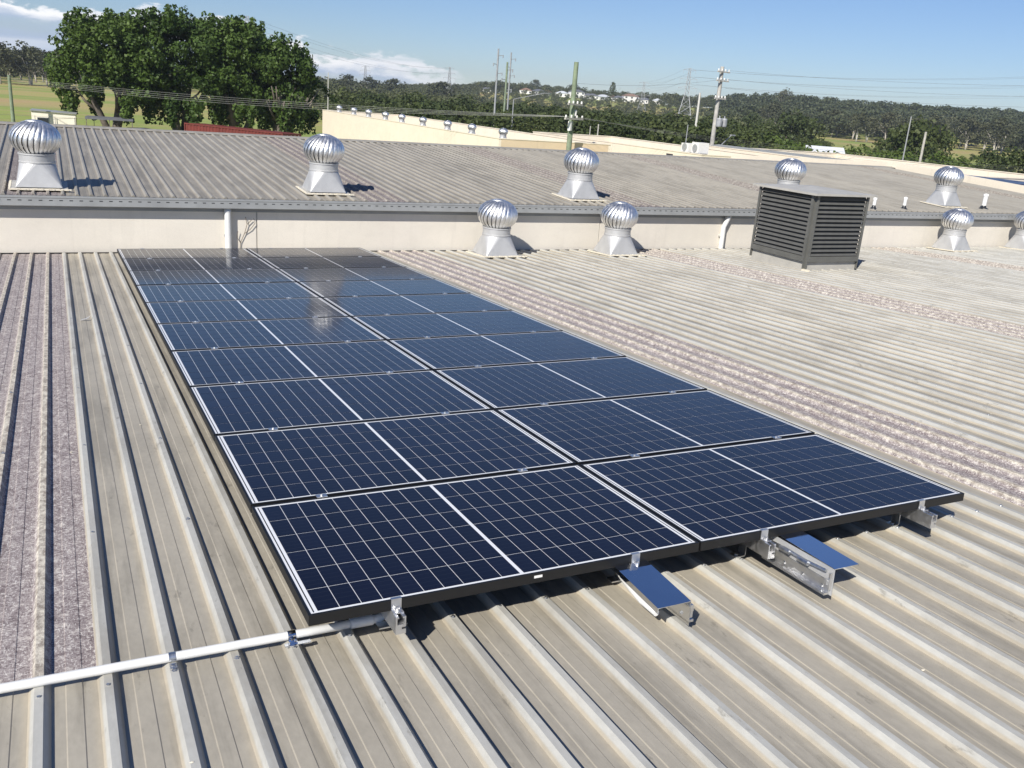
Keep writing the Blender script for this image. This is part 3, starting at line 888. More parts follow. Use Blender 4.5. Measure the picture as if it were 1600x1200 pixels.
# vents on the far roof
for i, (x, y, lab) in enumerate(((-.86, 11.90, 'silver turbine vent on the far roof, at the left edge of the view'), (3.26, 12.05, 'silver turbine vent on the far roof in front of a skylight strip, second from left'),
            (8.06, 12.00, 'silver turbine vent on the far roof above the near pair of vents'), (13.25, 12.1, 'silver turbine vent on the far roof half hidden by the louvred box'), (18.30, 12.2, 'silver turbine vent on the far roof right of the louvred box'))):
    vent(lab, 'turbine vents on the far roof', (x, y, up_z(y)+.055), .2+.5*i, SLOPE)
def vent_pipe(x, y, h, r, lab):
    t = thing('vent_pipe', lab, 'vent pipe', (x, y, up_z(y)), (0,0,0), 'white vent pipes on the far roof')
    mb = MB(); mb.tube([(0,0,-.05), (0,0,h)], r, 14); link('pipe', mb.mesh('pipe', M['white'], angle=50), t)
    mb = MB(); mb.lathe([(r*2.3, .0), (r*2.2, .02), (r*1.15, .05), (r*1.02, .09)], 14); link('flashing', mb.mesh('flashing', M['carpaint'], True), t)
    mb = MB(); mb.lathe([(r*1.12, h-.05), (r*1.15, h), (.001, h+.012)], 14); link('cap', mb.mesh('cap', M['white'], True), t)
vent_pipe(15.25, 11.52, .25, .036, 'short white vent pipe on the far roof, nearest the louvred box')
vent_pipe(16.26, 11.58, .27, .036, 'white vent pipe on the far roof, middle of three')
vent_pipe(19.30, 11.85, .36, .052, 'tallest white vent pipe on the far roof, at the right')

# ------------------------------------------------------------------ estate buildings beyond the ridge
def block(name, lab, x0, x1, y0, y1, ztop, mat, south=None, roofmat='roof2', panel=7.5):
    t = thing(name, lab, 'building', (x0, y0, GZ))
    H = ztop-GZ; W, D = x1-x0, y1-y0
    def wallrun(axis, fixed0, fixed1, lo, hi, mt):
        n = max(1, round((hi-lo)/panel))
        for k in range(n):
            a, b = lo+(hi-lo)*k/n+.008, lo+(hi-lo)*(k+1)/n-.008
            mb = MB()
            if axis == 'y': mb.box(fixed0, fixed1, a, b, 0, H)
            else: mb.box(a, b, fixed0, fixed1, 0, H)
            link('wall_panel', mb.mesh('wall_panel', mt), t)
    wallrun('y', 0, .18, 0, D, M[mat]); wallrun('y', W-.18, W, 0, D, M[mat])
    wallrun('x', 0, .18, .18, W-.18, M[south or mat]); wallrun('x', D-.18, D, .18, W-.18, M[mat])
    mb = MB(); mb.box(-.03, .22, -.03, D+.03, H+.001, H+.05); mb.box(W-.22, W+.03, -.03, D+.03, H+.001, H+.05)
    mb.box(.22, W-.22, -.03, .22, H+.001, H+.05); mb.box(.22, W-.22, D-.22, D+.03, H+.001, H+.05)
    link('parapet_capping', mb.mesh('parapet_capping', M[south or mat] if False else M[mat]), t)
    mb = MB(); mb.add([(.19,.19,H-.75),(W-.19,.19,H-.75),(W-.19,D-.19,H-.75),(.19,D-.19,H-.75),(W/2,.19,H-.4),(W/2,D-.19,H-.4)], [(0,4,5,3),(4,1,2,5),(0,1,4),(2,3,5)])
    link('roof', mb.mesh('roof', M[roofmat]), t)
    return t, H
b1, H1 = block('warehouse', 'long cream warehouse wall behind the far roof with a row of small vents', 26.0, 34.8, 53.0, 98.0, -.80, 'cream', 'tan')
ORD9 = ['first', 'second', 'third', 'fourth', 'fifth', 'sixth', 'seventh', 'eighth', 'ninth']
for i, y in enumerate((95.0, 89.6, 84.7, 79.6, 75.1, 69.9, 64.5, 59.8, 54.5)):
    vent('%s from the left in the row of small vents on the cream warehouse' % ORD9[i], 'row of vents on the cream warehouse', (27.0, y, -1.0), .3*i, 0, 1.0, False)
b3, H3 = block('warehouse', 'cream warehouse behind the green power pole with small dark windows', 36.9, 45.0, 45.3, 69.0, -.78, 'cream')
for y in (48.4, 46.3):
    mb = MB(); mb.box(-.012, .02, y-45.3, y-45.3+.75, H3-.62, H3-.18); f = link('window', mb.mesh('window', M['window']), b3)
    mb = MB(); mb.box(-.02, .0, y-45.3-.05, y-45.3+.80, H3-.68, H3-.62); link('sill', mb.mesh('sill', M['white']), f)
b4, H4 = block('warehouse', 'cream warehouse with grey ribbed roof edge on the right', 45.9, 60.0, 34.0, 56.4, -.62, 'cream')
mb = MB()
for k in range(5): mb.box(.25+k*.22, .37+k*.22, -.0, 22.4, H4+.06+.025*k, H4+.09+.025*k)
link('roof_edge', mb.mesh('roof_edge', M['gutter']), b4)
b5, H5 = block('warehouse', 'low building with dark blue roof at the far right', 41.5, 60.0, 14.0, 33.0, -.55, 'cream', None, 'bluepanel')
mb = MB()
for j in range(9):
    for k in range(3): mb.box(.5+k*1.1, 1.5+k*1.1, .6+j*2.0, 2.4+j*2.0, H5+.10, H5+.14)
link('roof_panel', mb.mesh('roof_panel', M['bluepanel']), b5)
# rooftop air conditioners and pipe on the cream building
for i, (x, y) in enumerate(((37.6, 47.6), (37.7, 46.6))):
    t = thing('air_conditioner', ('left', 'right')[i] + ' white air conditioner box on the cream warehouse parapet', 'air conditioner', (x, y, GZ+H3))
    mb = MB(); mb.box(-.42, .42, -.38, .38, .06, .62+.12*i); link('casing', mb.mesh('casing', M['white']), t)
    mb = MB(); mb.lathe([(.26, 0), (.26, .02), (.03, .02)], 16); link('fan_grille', mb.mesh('fan_grille', M['gutter']), t, (-.425, 0, .36), (0, -math.pi/2, 0))
    mb = MB(); mb.box(-.38, -.30, -.36, .36, -.02, .06); mb.box(.30, .38, -.36, .36, -.02, .06); link('foot', mb.mesh('foot', M['galv']), t)
t = thing('gooseneck_pipe', 'small gooseneck pipe on the cream wall behind the far roof', 'pipe', (36.75, 49.6, 0))
mb = MB(); mb.tube([(.1,0,-2.2),(-.05,0,-1.9),(-.08,0,-1.55),(-.02,.06,-1.40),(.02,.16,-1.42),(.02,.18,-1.52)], .045, 8); link('pipe', mb.mesh('pipe', M['galv'], True), t)

# shed, lean-to, container, vehicle on the left
t = thing('shed', 'small cream shed with dark window below the big trees', 'shed', (-2.3, 100.0, GZ), (0,0,-.05))
W, D, H = 3.9, 3.0, 2.62
mb = MB(); mb.box(0, W, 0, D, 0, H-.12); link('wall', mb.mesh('wall', M['shedcream']), t)
mb = MB(); mb.add([(-.1,-.15,H),(W+.1,-.15,H-.12),(W+.1,D+.15,H-.12),(-.1,D+.15,H),(-.1,-.15,H-.08),(W+.1,-.15,H-.2),(W+.1,D+.15,H-.2),(-.1,D+.15,H-.08)], ((0,1,2,3),(4,7,6,5),(0,4,5,1),(1,5,6,2),(2,6,7,3),(3,7,4,0)))
link('roof', mb.mesh('roof', M['gutter']), t)
mb = MB(); mb.box(.55, 1.45, -.03, .02, 1.15, 1.9); f = link('window', mb.mesh('window', M['window']), t)
mb = MB(); mb.box(.48, 1.52, -.05, -.031, 1.09, 1.15); mb.box(.48, 1.52, -.05, -.031, 1.9, 1.96); mb.box(.48, .55, -.05, -.031, 1.15, 1.9); mb.box(1.45, 1.52, -.05, -.031, 1.15, 1.9); link('frame', mb.mesh('frame', M['gutter']), f)
t = thing('lean_to', 'low dark roofed lean-to beside the cream shed', 'shelter', (2.4, 98.6, GZ), (0,0,-.12))
mb = MB(); mb.box(0, 4.4, 0, 2.6, 2.1, 2.32); link('roof', mb.mesh('roof', M['roofgrey']), t)
for x in (.1, 2.2, 4.3):
    mb = MB(); mb.bar((x, .1, 0), (x, .1, 2.1), .05); link('post', mb.mesh('post', M['bark']), t)
t = thing('shipping_container', 'dark red shipping container under the big trees', 'container', (10.7, 90.2, GZ), (0,0,-.955))
mb = MB(); Lc, Wc, Hc = 12.2, 2.44, 2.62
n = 60
pr = []
for k in range(n):
    x = Lc*k/n; pr += [(x, 0.0 if k % 2 else .05), (x+Lc/n*.8, 0.0 if k % 2 else .05)]
for (x0, y0), (x1, y1) in zip(pr[:-1], pr[1:]): mb.add([(x0,y0,.15),(x1,y1,.15),(x1,y1,Hc-.1),(x0,y0,Hc-.1)], [(0,1,2,3)])
mb.box(0, Lc, .06, Wc, .1, Hc-.02); link('body', mb.mesh('body', M['red']), t)
mb = MB(); mb.box(-.02, Lc+.02, -.03, .05, Hc-.1, Hc+.02); mb.box(-.02, Lc+.02, -.03, .05, 0, .15)
for x in (-.03, Lc-.1): mb.box(x, x+.13, -.035, .1, 0, Hc+.03)
link('frame', mb.mesh('frame', M['red']), t)
mb = MB()
for y in (.5, 1.0, 1.5, 2.0): mb.bar((Lc+.06, y, .2), (Lc+.06, y, Hc-.15), .025, n=6)
link('locking_bar', mb.mesh('locking_bar', M['galv']), t)
def vehicle(lab, loc, rz):
    t = thing('parked_car', lab, 'car', loc, (0,0,rz))
    mb = MB()
    prof = [(-2.2,.35),(-2.25,.75),(-2.1,.95),(-1.3,1.02),(-.75,1.50),(.95,1.55),(1.75,1.45),(2.15,1.0),(2.2,.5),(2.15,.32)]
    mb.extrude(prof, -.85, .85); link('body', mb.mesh('body', M['carpaint']), t)
    for s in (-1, 1):
        y = s*.853
        mb = MB(); mb.add([(-1.15,y,1.03),(-.72,y,1.42),(.95,y,1.46),(1.55,y,1.03)], [(0,1,2,3) if s < 0 else (3,2,1,0)])
        link('window', mb.mesh('window', M['window']), t)
    for x in (-1.4, 1.4):
        for y in (-.86, .66):
            mb = MB(); mb.tube([(x, y, .33), (x, y+.2, .33)], .33, 16); w = link('wheel', mb.mesh('wheel', M['tyre']), t)
            mb = MB(); mb.tube([(x, y-.01, .33), (x, y+.21, .33)], .19, 12); link('rim', mb.mesh('rim', M['galv']), w)
vehicle('dark car parked under the big trees left of the red container', (7.0, 97.5, GZ), .1)
vehicle('dark car half hidden by the left end of the cream warehouse', (24.4, 96.0, GZ), .2)
# wire fence on the left paddock
t = thing('wire_fence', 'thin wire fence along the paddock at the left edge', 'fence', (0,0,0))
for k in range(9):
    x = -9 + k*1.75
    mb = MB(); mb.bar((x, 99.5+.05*k, GZ), (x, 99.5+.05*k, GZ+2.1), .03, n=6); link('post', mb.mesh('post', M['steelpole']), t)
for z in (.4, .9, 1.4, 2.05):
    mb = MB(); mb.bar((-9, 99.5, GZ+z), (5, 99.9, GZ+z), .012, n=4); link('wire', mb.mesh('wire', M['wire']), t)
t = thing('shed', 'white gable roofed shed among the shrubs beyond the right warehouse', 'shed', (95.5, 96.0, GZ), (0,0,-.55))
mb = MB(); mb.box(0, 5, 0, 4, 0, 2.7); link('wall', mb.mesh('wall', M['white']), t)
mb = MB(); mb.add([(-.2,-.2,2.6),(5.2,-.2,2.6),(5.2,4.2,2.6),(-.2,4.2,2.6),(-.2,2,3.9),(5.2,2,3.9)], [(0,1,5,4),(3,4,5,2),(0,4,3),(1,2,5)]); link('roof', mb.mesh('roof', M['rooflight']), t)

# ------------------------------------------------------------------ houses on the far hill
HORD = ['first', 'second', 'third', 'fourth', 'fifth', 'sixth', 'seventh', 'eighth', 'ninth', 'tenth', 'eleventh', 'twelfth', 'thirteenth', 'fourteenth', 'fifteenth', 'sixteenth', 'seventeenth', 'eighteenth', 'nineteenth']
HOUSES = [(348,771,14,'roofbrown','white',1),(381,757,13,'roofgrey','white',0),(392,749,15,'rooflight','white',1),(409,742,14,'rooflight','white',0),(421,735,16,'roofgrey','white',1),(428,745,12,'rooflight','white',0),
          (433,727,14,'rooflight','white',1),(443,720,15,'roofgrey','white',0),(453,716,13,'rooflight','white',1),(462,709,17,'roofgrey','white',0),(471,701,13,'rooflight','white',1),(482,694,12,'roofgrey','white',0),(558,637,20,'rooflight','white',1),(402,760,12,'roofgrey','white',0),(449,735,12,'roofbrown','white',1)]
HOUSES += [(414,752,12,'roofgrey','white',0),(437,741,13,'roofgrey','white',1),(459,726,12,'rooflight','white',0),(387,770,11,'rooflight','white',0)]
for i, (x, y, w, rm, wm, st) in enumerate(HOUSES):
    w = w*.82; st = 1 if i in (4, 9, 12) else 0; rm = ('roofgrey', 'rooflight', 'roofgrey', 'roofbrown')[(i*7) % 4]
    z = float(terrain(x, y))
    t = thing('house', 'white house with %s roof, %s from the left on the far hillside' % ({'roofgrey': 'dark grey', 'rooflight': 'pale', 'roofbrown': 'brown'}[rm], HORD[sorted(range(len(HOUSES)), key=lambda q: HOUSES[q][0]/HOUSES[q][1]).index(i)]), 'house', (x, y, z), (0,0,-.55+.25*((i*37) % 5-2)), 'white houses on the far hill')
    d, h = 9.0, 3.0+2.4*st
    mb = MB(); mb.box(0, w, 0, d, -2, h); link('wall', mb.mesh('wall', M[wm]), t)
    mb = MB(); mb.add([(-.5,-.5,h),(w+.5,-.5,h),(w+.5,d+.5,h),(-.5,d+.5,h),(d*.5,d/2,h+2.1),(w-d*.5,d/2,h+2.1)], [(0,1,5,4),(1,2,5),(2,3,4,5),(3,0,4),(0,3,2,1)]); link('roof', mb.mesh('roof', M[rm]), t)
    for k in range(3):
        for fl in range(1+st):
            mb = MB(); xx = 1.2+k*(w-3.4)/2; mb.box(xx, xx+1.6, -.06, .03, .9+2.6*fl, 2.2+2.6*fl); link('window', mb.mesh('window', M['window']), t)

# ------------------------------------------------------------------ trees
def leaf_quads(cent, nrm, size, rng):
    """one quad per centre, facing roughly nrm"""
    n = len(cent)
    a = rng.normal(size=(n, 3)); nr = nrm + .75*a
    nr /= np.linalg.norm(nr, axis=1, keepdims=True)
    b = np.cross(nr, rng.normal(size=(n, 3))); b /= np.linalg.norm(b, axis=1, keepdims=True)
    c = np.cross(nr, b)
    s = (size*(.6+.8*rng.random((n, 1))))*.5
    e = s*(.55+.4*rng.random((n, 1)))
    v = np.stack([cent-b*s, cent-c*e+b*s*.1, cent+b*s, cent+c*e+b*s*.1], 1)
    return v.reshape(-1, 3)
def quads_to_mesh(name, v, mat, extra=None):
    nq = len(v)//4
    me = bpy.data.meshes.new(name)
    me.vertices.add(len(v)); me.vertices.foreach_set('co', v.astype(np.float32).ravel())
    me.loops.add(len(v)); me.loops.foreach_set('vertex_index', np.arange(len(v), dtype=np.int32))
    me.polygons.add(nq); me.polygons.foreach_set('loop_start', np.arange(0, len(v), 4, dtype=np.int32)); me.polygons.foreach_set('loop_total', np.full(nq, 4, dtype=np.int32))
    me.materials.append(mat); me.update(calc_edges=True); me.validate()
    return me
def blob_leaves(blobs, per, size, rng):
    """blobs: rows of x,y,z,r (vertical squash .8); leaves on and just under each blob's skin"""
    out, nn = [], []
    for bx, by, bz, br in blobs:
        k = max(6, int(per*br*br))
        d = rng.normal(size=(k, 3)); d /= np.linalg.norm(d, axis=1, keepdims=True)
        rad = br*(.72+.34*rng.random((k, 1))**.7)
        out.append(np.array([bx, by, bz]) + d*rad*np.array([1, 1, .82])); nn.append(d + np.array([0, 0, .35]))
    return leaf_quads(np.concatenate(out), np.concatenate(nn), size, rng)
def crown_blobs(rx, ry, z0, z1, n, r0, r1, rng, top=.55, lump=.25):
    """many small clumps over an uneven crown volume"""
    bl = []
    ph = rng.random(6)*6.28
    while len(bl) < n:
        a = rng.random()*6.28; t = rng.random()**.75
        edge = 1 + lump*math.sin(2*a+ph[0])*.6 + lump*math.sin(3*a+ph[1])*.5 + lump*math.sin(5*a+ph[2])*.35
        prof = math.sin(math.pi*min(1, (t*.86+.10)))**top
        rad = (rng.random()**.42)*prof*edge
        hz = z0 + (z1-z0)*t + lump*(z1-z0)*.28*math.sin(a*2+ph[3]+rad*3)*t
        bl.append((rx*rad*math.cos(a), ry*rad*math.sin(a), hz, r0+(r1-r0)*rng.random()))
    return bl
def trunk_mesh(name, h, r, forks, spread, mat, rng, lean=.1):
    mb = MB()
    for k in range(forks):
        a = rng.random()*6.28 if forks > 1 else 0
        sp = spread*(.4+.6*rng.random()) if forks > 1 else lean*h*.3
        x0, y0 = (.25*r*forks*.4*math.cos(a), .25*r*forks*.4*math.sin(a)) if forks > 1 else (0, 0)
        pts, rs = [], []
        for j in range(5):
            t = j/4
            pts.append((x0+sp*math.cos(a)*t**1.3+.08*h*.2*(rng.random()-.5)*t, y0+sp*math.sin(a)*t**1.3+.08*h*.2*(rng.random()-.5)*t, -.3+h*t)); rs.append(r*(1-.62*t)*(1.25 if j == 0 else 1))
        mb.tube(pts, rs, 7)
        for b in range(2):
            j = 2+b; p = pts[j]; aa = a+rng.uniform(-1.4, 1.4)
            mb.tube([p, (p[0]+.22*h*math.cos(aa), p[1]+.22*h*math.sin(aa), p[2]+.18*h), (p[0]+.38*h*math.cos(aa), p[1]+.38*h*math.sin(aa), p[2]+.42*h)], [rs[j]*.6, rs[j]*.45, rs[j]*.2], 5)
    return mb.mesh(name, mat, True)

# four old fig trees: the dark mass on the left
FIGS = [(5.2, 104.0, 6.0, 12.4, 'leftmost of the big dark green trees, wide crown over the cream shed'), (12.0, 103.5, 6.3, 13.4, 'big dark green tree in the middle of the clump, behind the red container'),
        (17.9, 102.5, 5.2, 13.0, 'big dark green tree right of the clump centre with hanging skirts'), (22.2, 101.5, 4.0, 11.6, 'rightmost big tree with loose drooping branch beside the cream warehouse')]
for i, (x, y, rx, h, lab) in enumerate(FIGS):
    rng = np.random.default_rng(40+i)
    t = thing('fig_tree', lab, 'tree', (x, y, GZ), (0,0,0), 'big dark trees on the left')
    bl = crown_blobs(rx, rx*.85, 4.3, h-1.2, 185 if i < 3 else 88, .5, 1.15, rng, .36, .30)
    for k in range(26 if i < 3 else 14):               # upright tufts on the crown
        a = rng.random()*6.28; q = rng.random()**.6*rx*.8
        zt = h-1.2-(q/rx)**2*2.2
        for j in range(4): bl.append((q*math.cos(a)+.12*j, q*math.sin(a), zt+.5*j, .62-.13*j))
    for k in range(13):                                # hanging skirts
        a = rng.random()*6.28; q = rx*(.55+.4*rng.random()); zz = 4.2
        for j in range(6): bl.append((q*math.cos(a)+rng.uniform(-.15,.15), q*math.sin(a), zz-.45*j-rng.random()*.3, max(.22, .74-.10*j)))
    if i == 3:
        for j in range(9): bl.append((2.6+.42*j, -.4, 8.0-.16*j-.02*j*j, .62-.04*j))
    v = blob_leaves(bl, 150, .34, rng)
    link('crown', quads_to_mesh('fig_crown', v, M['fig']), t)
    link('trunk', trunk_mesh('fig_trunk', 5.8, .42, 6, 3.0, M['bark'], rng), t)

def tree_kinds():
    K = {}
    def mk(key, n, mat, bark, h, rx, z0, nb, r0, r1, per, size, th, tr, forks, top=.5, lump=.25):
        K[key] = []
        for i in range(n):
            rng = np.random.default_rng(hash(key) % 1000 if False else sum(map(ord, key))*7+i)
            bl = crown_blobs(rx, rx*.9, z0, h-r1*.5, nb, r0, r1, rng, top, lump)
            K[key].append((quads_to_mesh(key+'_crown', blob_leaves(bl, per, size, rng), mat), trunk_mesh(key+'_trunk', th, tr, forks, rx*.35, bark, rng)))
    mk('bush', 5, M['bush'], M['bark'], 6.0, 3.3, .9, 48, .55, 1.15, 36, .46, 2.6, .16, 3, .5, .3)
    mk('shrub', 4, M['green'], M['bark'], 4.0, 2.6, .3, 34, .45, .9, 42, .40, 1.6, .09, 4, .5, .3)
    mk('gum', 5, M['gum'], M['palebark'], 12.0, 3.6, 4.2, 44, .7, 1.5, 24, .60, 7.0, .22, 2, .6, .45)
    mk('pine', 1, M['bush'], M['bark'], 15.0, 2.6, 2.0, 60, .5, .9, 26, .6, 13.0, .2, 1, 1.1, .1)
    return K
KIND = tree_kinds()
def plant(kind, x, y, h, lab, group, cat='tree', wide=1.0, name=None):
    i = R.randrange(len(KIND[kind])); cr, tk = KIND[kind][i]
    H = {'bush': 6.0, 'shrub': 4.0, 'gum': 12.0, 'pine': 15.0}[kind]
    s = h/H
    t = thing(name or {'bush': 'bushy_tree', 'shrub': 'shrub', 'gum': 'gum_tree', 'pine': 'pine_tree'}[kind], lab, cat, (x, y, float(terrain(x, y))), (0, 0, R.random()*6.28), group)
    t.scale = (s*wide, s*wide, s)
    link('crown', cr, t); link('trunk', tk, t)
    return t
def polar(azd, r):
    a = math.radians(azd); return CAM.x+r*math.sin(a), CAM.y+r*math.cos(a)
def blocked(x, y):
    for x0, x1, y0, y1 in ((24, 37, 50, 101), (35, 47, 42, 75), (43, 63, 10, 60)):
        if x0 < x < x1 and y0 < y < y1: return True
    return False
# wooded belt behind the estate
cnt = 0
placed = []
def scatter(n, az0, az1, r0, r1, fn, gap):
    k = 0; tries = 0
    while k < n and tries < n*60:
        tries += 1
        az = R.uniform(az0, az1); r = math.sqrt(R.uniform(r0*r0, r1*r1)); x, y = polar(az, r)
        if blocked(x, y) or any((x-a)**2+(y-b)**2 < gap*gap for a, b in placed): continue
        if fn(x, y, az, r) is not False: placed.append((x, y)); k += 1
scatter(95, 15.0, 41.5, 118, 250, lambda x, y, az, r: plant('bush', x, y, R.uniform(4.6, 6.3)+(.8 if r > 200 else 0), 'dark green bushy tree in the belt behind the cream warehouses', 'bushy trees in the belt', wide=1.25), 5.6)
scatter(34, 39.5, 52.5, 105, 170, lambda x, y, az, r: plant('shrub', x, y, R.uniform(2.6, 4.1), 'bright green shrub beyond the right hand warehouses', 'bright shrubs on the right', 'shrub', 1.2), 3.6)
scatter(52, 38.5, 56.5, 165, 300, lambda x, y, az, r: plant('bush' if R.random() < .7 else 'shrub', x, y, R.uniform(3.0, 4.6) if az < 44.3 else R.uniform(1.6, 2.7), 'olive green bush in front of the right hand paddock', 'bushes before the paddock', 'bush', 1.2), 5.5)
for az, r, h, where in ((43.0, 230, 9.0, 'left of the white shed'), (43.9, 238, 8.2, 'close behind its neighbour by the white shed'), (49.6, 190, 8.6, 'just behind the slender leaning steel pole'), (50.3, 196, 9.2, 'just behind the short grey timber pole'), (51.0, 205, 7.4, 'right of the short grey timber pole'), (48.9, 215, 7.0, 'left of the slender leaning steel pole'), (54.0, 150, 5.2, 'near the right edge, lower left of two'), (55.2, 146, 5.6, 'cut by the right edge'), (40.8, 300, 8.0, 'right of the grey power pole')):
    x, y = polar(az, r); plant('bush', x, y, h, 'rounded tree above the bushes on the right, ' + where, 'taller trees on the right', wide=1.0); placed.append((x, y))
scatter(26, -7, 2.6, 330, 430, lambda x, y, az, r: plant('gum', x, y, R.uniform(10.0, 13.0), 'grey green gum tree in the wood at the far left', 'gum trees at the far left', wide=1.25), 7)
scatter(46, 41, 60, 455, 540, lambda x, y, az, r: plant('gum', x, y, R.uniform(11, 15.5), 'grey green gum tree behind the right hand paddock', 'gum trees behind the paddock', wide=1.3), 8)
for az, r, h, w, where in ((22.0, 520, 13.5, 2.0, 'beside the faint pylon left of the tall thin poles'), (19.1, 560, 13, 1.6, 'second right of the cream warehouse end'), (17.6, 560, 13, 1.6, 'between the two faint pylons'), (16.3, 520, 13, 1.4, 'nearest the big dark trees'), (42.4, 700, 19, .9, 'to the right of the grey power pole'), (30.0, 900, 14, 1.4, 'behind the green power pole'), (27.6, 900, 14, 1.3, 'between the tall thin poles and the green pole')):
    x, y = polar(az, r); plant('gum', x, y, h, 'tree crown above the far skyline %s' % where, 'skyline trees', wide=w)
x, y = polar(32.3, 760); plant('pine', x, y, 21, 'dark conifer standing on the skyline behind the houses', 'conifer', wide=.9)

def forest(name, lab, az0, az1, r0, r1, gap, hf, mat, seed, keep=None):
    rng = np.random.default_rng(seed)
    area = .5*math.radians(az1-az0)*(r1*r1-r0*r0)
    n = int(area/(gap*gap))
    tmpl = []
    for k in range(6):
        r2 = np.random.default_rng(900+seed+k)
        tmpl.append(blob_leaves(crown_blobs(3.7, 3.7, 2.0, 8.4, 14, 1.1, 1.9, r2, .5, .3), 6.5, 1.15, r2))
    out = []; mb = MB()
    az = rng.uniform(az0, az1, n); rr = np.sqrt(rng.uniform(r0*r0, r1*r1, n))
    for a, r in zip(az, rr):
        x, y = polar(a, r)
        if keep and not keep(a, r): continue
        h = hf(a, r)*rng.uniform(.72, 1.12)
        s = h/9.2; w = s*rng.uniform(1.0, 1.4)
        q = rng.random()*6.28; c_, s_ = math.cos(q), math.sin(q)
        v = tmpl[rng.integers(6)]
        vx = (v[:, 0]*c_-v[:, 1]*s_)*w+x; vy = (v[:, 0]*s_+v[:, 1]*c_)*w+y; vz = v[:, 2]*s+float(terrain(x, y))
        out.append(np.stack([vx, vy, vz], 1))
    tag(link(name, quads_to_mesh(name, np.concatenate(out), mat)), lab, 'forest', kind='stuff')
def hills_keep(a, r):
    x, y = polar(a, r)
    for hx, hy, w, *_ in HOUSES:
        d = math.hypot(x-hx, y-hy)
        ux, uy = math.sin(math.radians(a)), math.cos(math.radians(a))
        along = (hx-x)*ux+(hy-y)*uy; off = abs((hx-x)*uy-(hy-y)*ux)
        if d < 12 or (0 < along < 30 and off < 7): return False
    return True
forest('forest', 'continuous dark green wooded hillside in the middle distance', 13.0, 42.0, 245, 960, 8.4, lambda a, r: (5.2+2.2*min(1, (r-245)/300) if a < 24 or a > 38.5 else 4.9+(4.2 if r > 830 else 0)), M['forest'], 1, hills_keep)
forest('forest', 'grey green woodland covering the rise on the right', 38.5, 64.0, 500, 900, 9.5, lambda a, r: 11.5, M['forest'], 2, lambda a, r: hills_keep(a, r) and r > 500+10*math.sin(a*2))
forest('forest', 'distant woodland along the left horizon', -14.0, 16.0, 420, 800, 10.5, lambda a, r: 9.0, M['forest'], 3)

# ------------------------------------------------------------------ poles, pylons and wires
def pole(name, lab, x, y, ztop, r, mat, arms=(), parts=None, cat='power pole', rot=0.0):
    z0 = float(terrain(x, y))
    t = thing(name, lab, cat, (x, y, z0), (0,0,rot))
    h = ztop-z0
    mb = MB(); mb.tube([(0,0,-.5), (0,0,h*.5), (0,0,h)], [r*1.25, r*1.08, r*.92], 12); link('shaft', mb.mesh('shaft', M[mat], angle=50), t)
    for z, ln, th in arms:
        zz = z-z0
        mb = MB(); mb.box(-ln, ln, -r-.10, -r+.02, zz-th, zz+th); a = link('crossarm', mb.mesh('crossarm', M['greypole']), t)
        for k in range(4):
            xx = -ln+.1+k*(2*ln-.2)/3
            mb = MB(); mb.lathe([(.03,0),(.07,.03),(.05,.08),(.07,.11),(.045,.17),(.001,.18)], 8, 0, (xx, -r-.04, zz+th)); link('insulator', mb.mesh('insulator', M['white']), a)
    return t, z0
gp, gz0 = pole('power_pole', 'thick green timber power pole in front of the cream warehouses', 30.79, 53.14-1.2, 4.43, .165, 'greenpole', ((.82, 1.15, .06), (1.75, .9, .05)), rot=.5)
mb = MB(); mb.box(-.42, -.22, -.22, -.02, 5.25, 5.85); link('switch_box', mb.mesh('switch_box', M['white']), gp)
mb = MB(); mb.lathe([(.09,0),(.11,.1),(.11,.35),(.05,.4)], 10, 0, (.25, -.1, 6.2)); link('insulator_can', mb.mesh('insulator_can', M['white']), gp)
pole('power_pole', 'green timber pole at the far left edge beside the paddock', -3.83, 97.34, .55, .15, 'greenpole', ())
rp_, rz0 = pole('power_pole', 'grey power pole with transformer above the right warehouse', 49.26, 59.91, 5.62, .17, 'greypole', ((5.2, .75, .05), (4.5, .75, .05), (3.1, .7, .05)), rot=.2)
mb = MB()
for k in (-1, 1): mb.lathe([(.02,0),(.24,.02),(.26,.1),(.26,.62),(.22,.70),(.06,.72),(.05,.9)], 12, 0, (.42+.32*k, -.35, 6.05))
link('transformer', mb.mesh('transformer', M['steelpole']), rp_)
mb = MB(); mb.bar((.1, 0, 3.8), (2.6, .2, 5.4), .05, .035, n=8); mb.box(2.55, 3.1, .12, .3, 5.38, 5.48); link('lamp_bracket', mb.mesh('lamp_bracket', M['steelpole']), rp_)
for x, y, zt, r, mat, lab in ((71.78,151.19,10.32,.16,'steelpole','tall thin steel pole, left of the pair above the wooded belt'), (78.26,159.18,10.32,.15,'steelpole','tall thin dark pole, right of the pair above the wooded belt'),
                      (64.65,132.43,7.42,.16,'greenpole','green pole between the two tall thin poles')):
    t, z0 = pole('power_pole', lab, x, y, zt, r, mat)
    for k, s in enumerate((1, -1, 1)):
        mb = MB(); z = zt-z0-1.2-1.5*k; mb.bar((0,0,z), (s*.9,-.2,z+.12), .05, n=6); mb.lathe([(.09,0),(.09,.5),(.001,.52)], 8, 0, (s*.9, -.2, z-.3)); link('bracket_arm', mb.mesh('bracket_arm', M['steelpole']), t)
pole('power_pole', 'short pale concrete pole beside the right hand pylon', 96.77, 124.32, 5.21, .19, 'concpole')
pole('light_pole', 'slender leaning steel pole in front of the right hand paddock', 82.91, 68.92, 3.20, .07, 'steelpole')
pole('power_pole', 'short grey timber pole in front of the right hand paddock', 76.35, 61.19, 1.73, .12, 'greypole')
pole('light_pole', 'thin pole between the big trees and the cream warehouse', 33.34, 122.87, 3.5, .06, 'concpole')
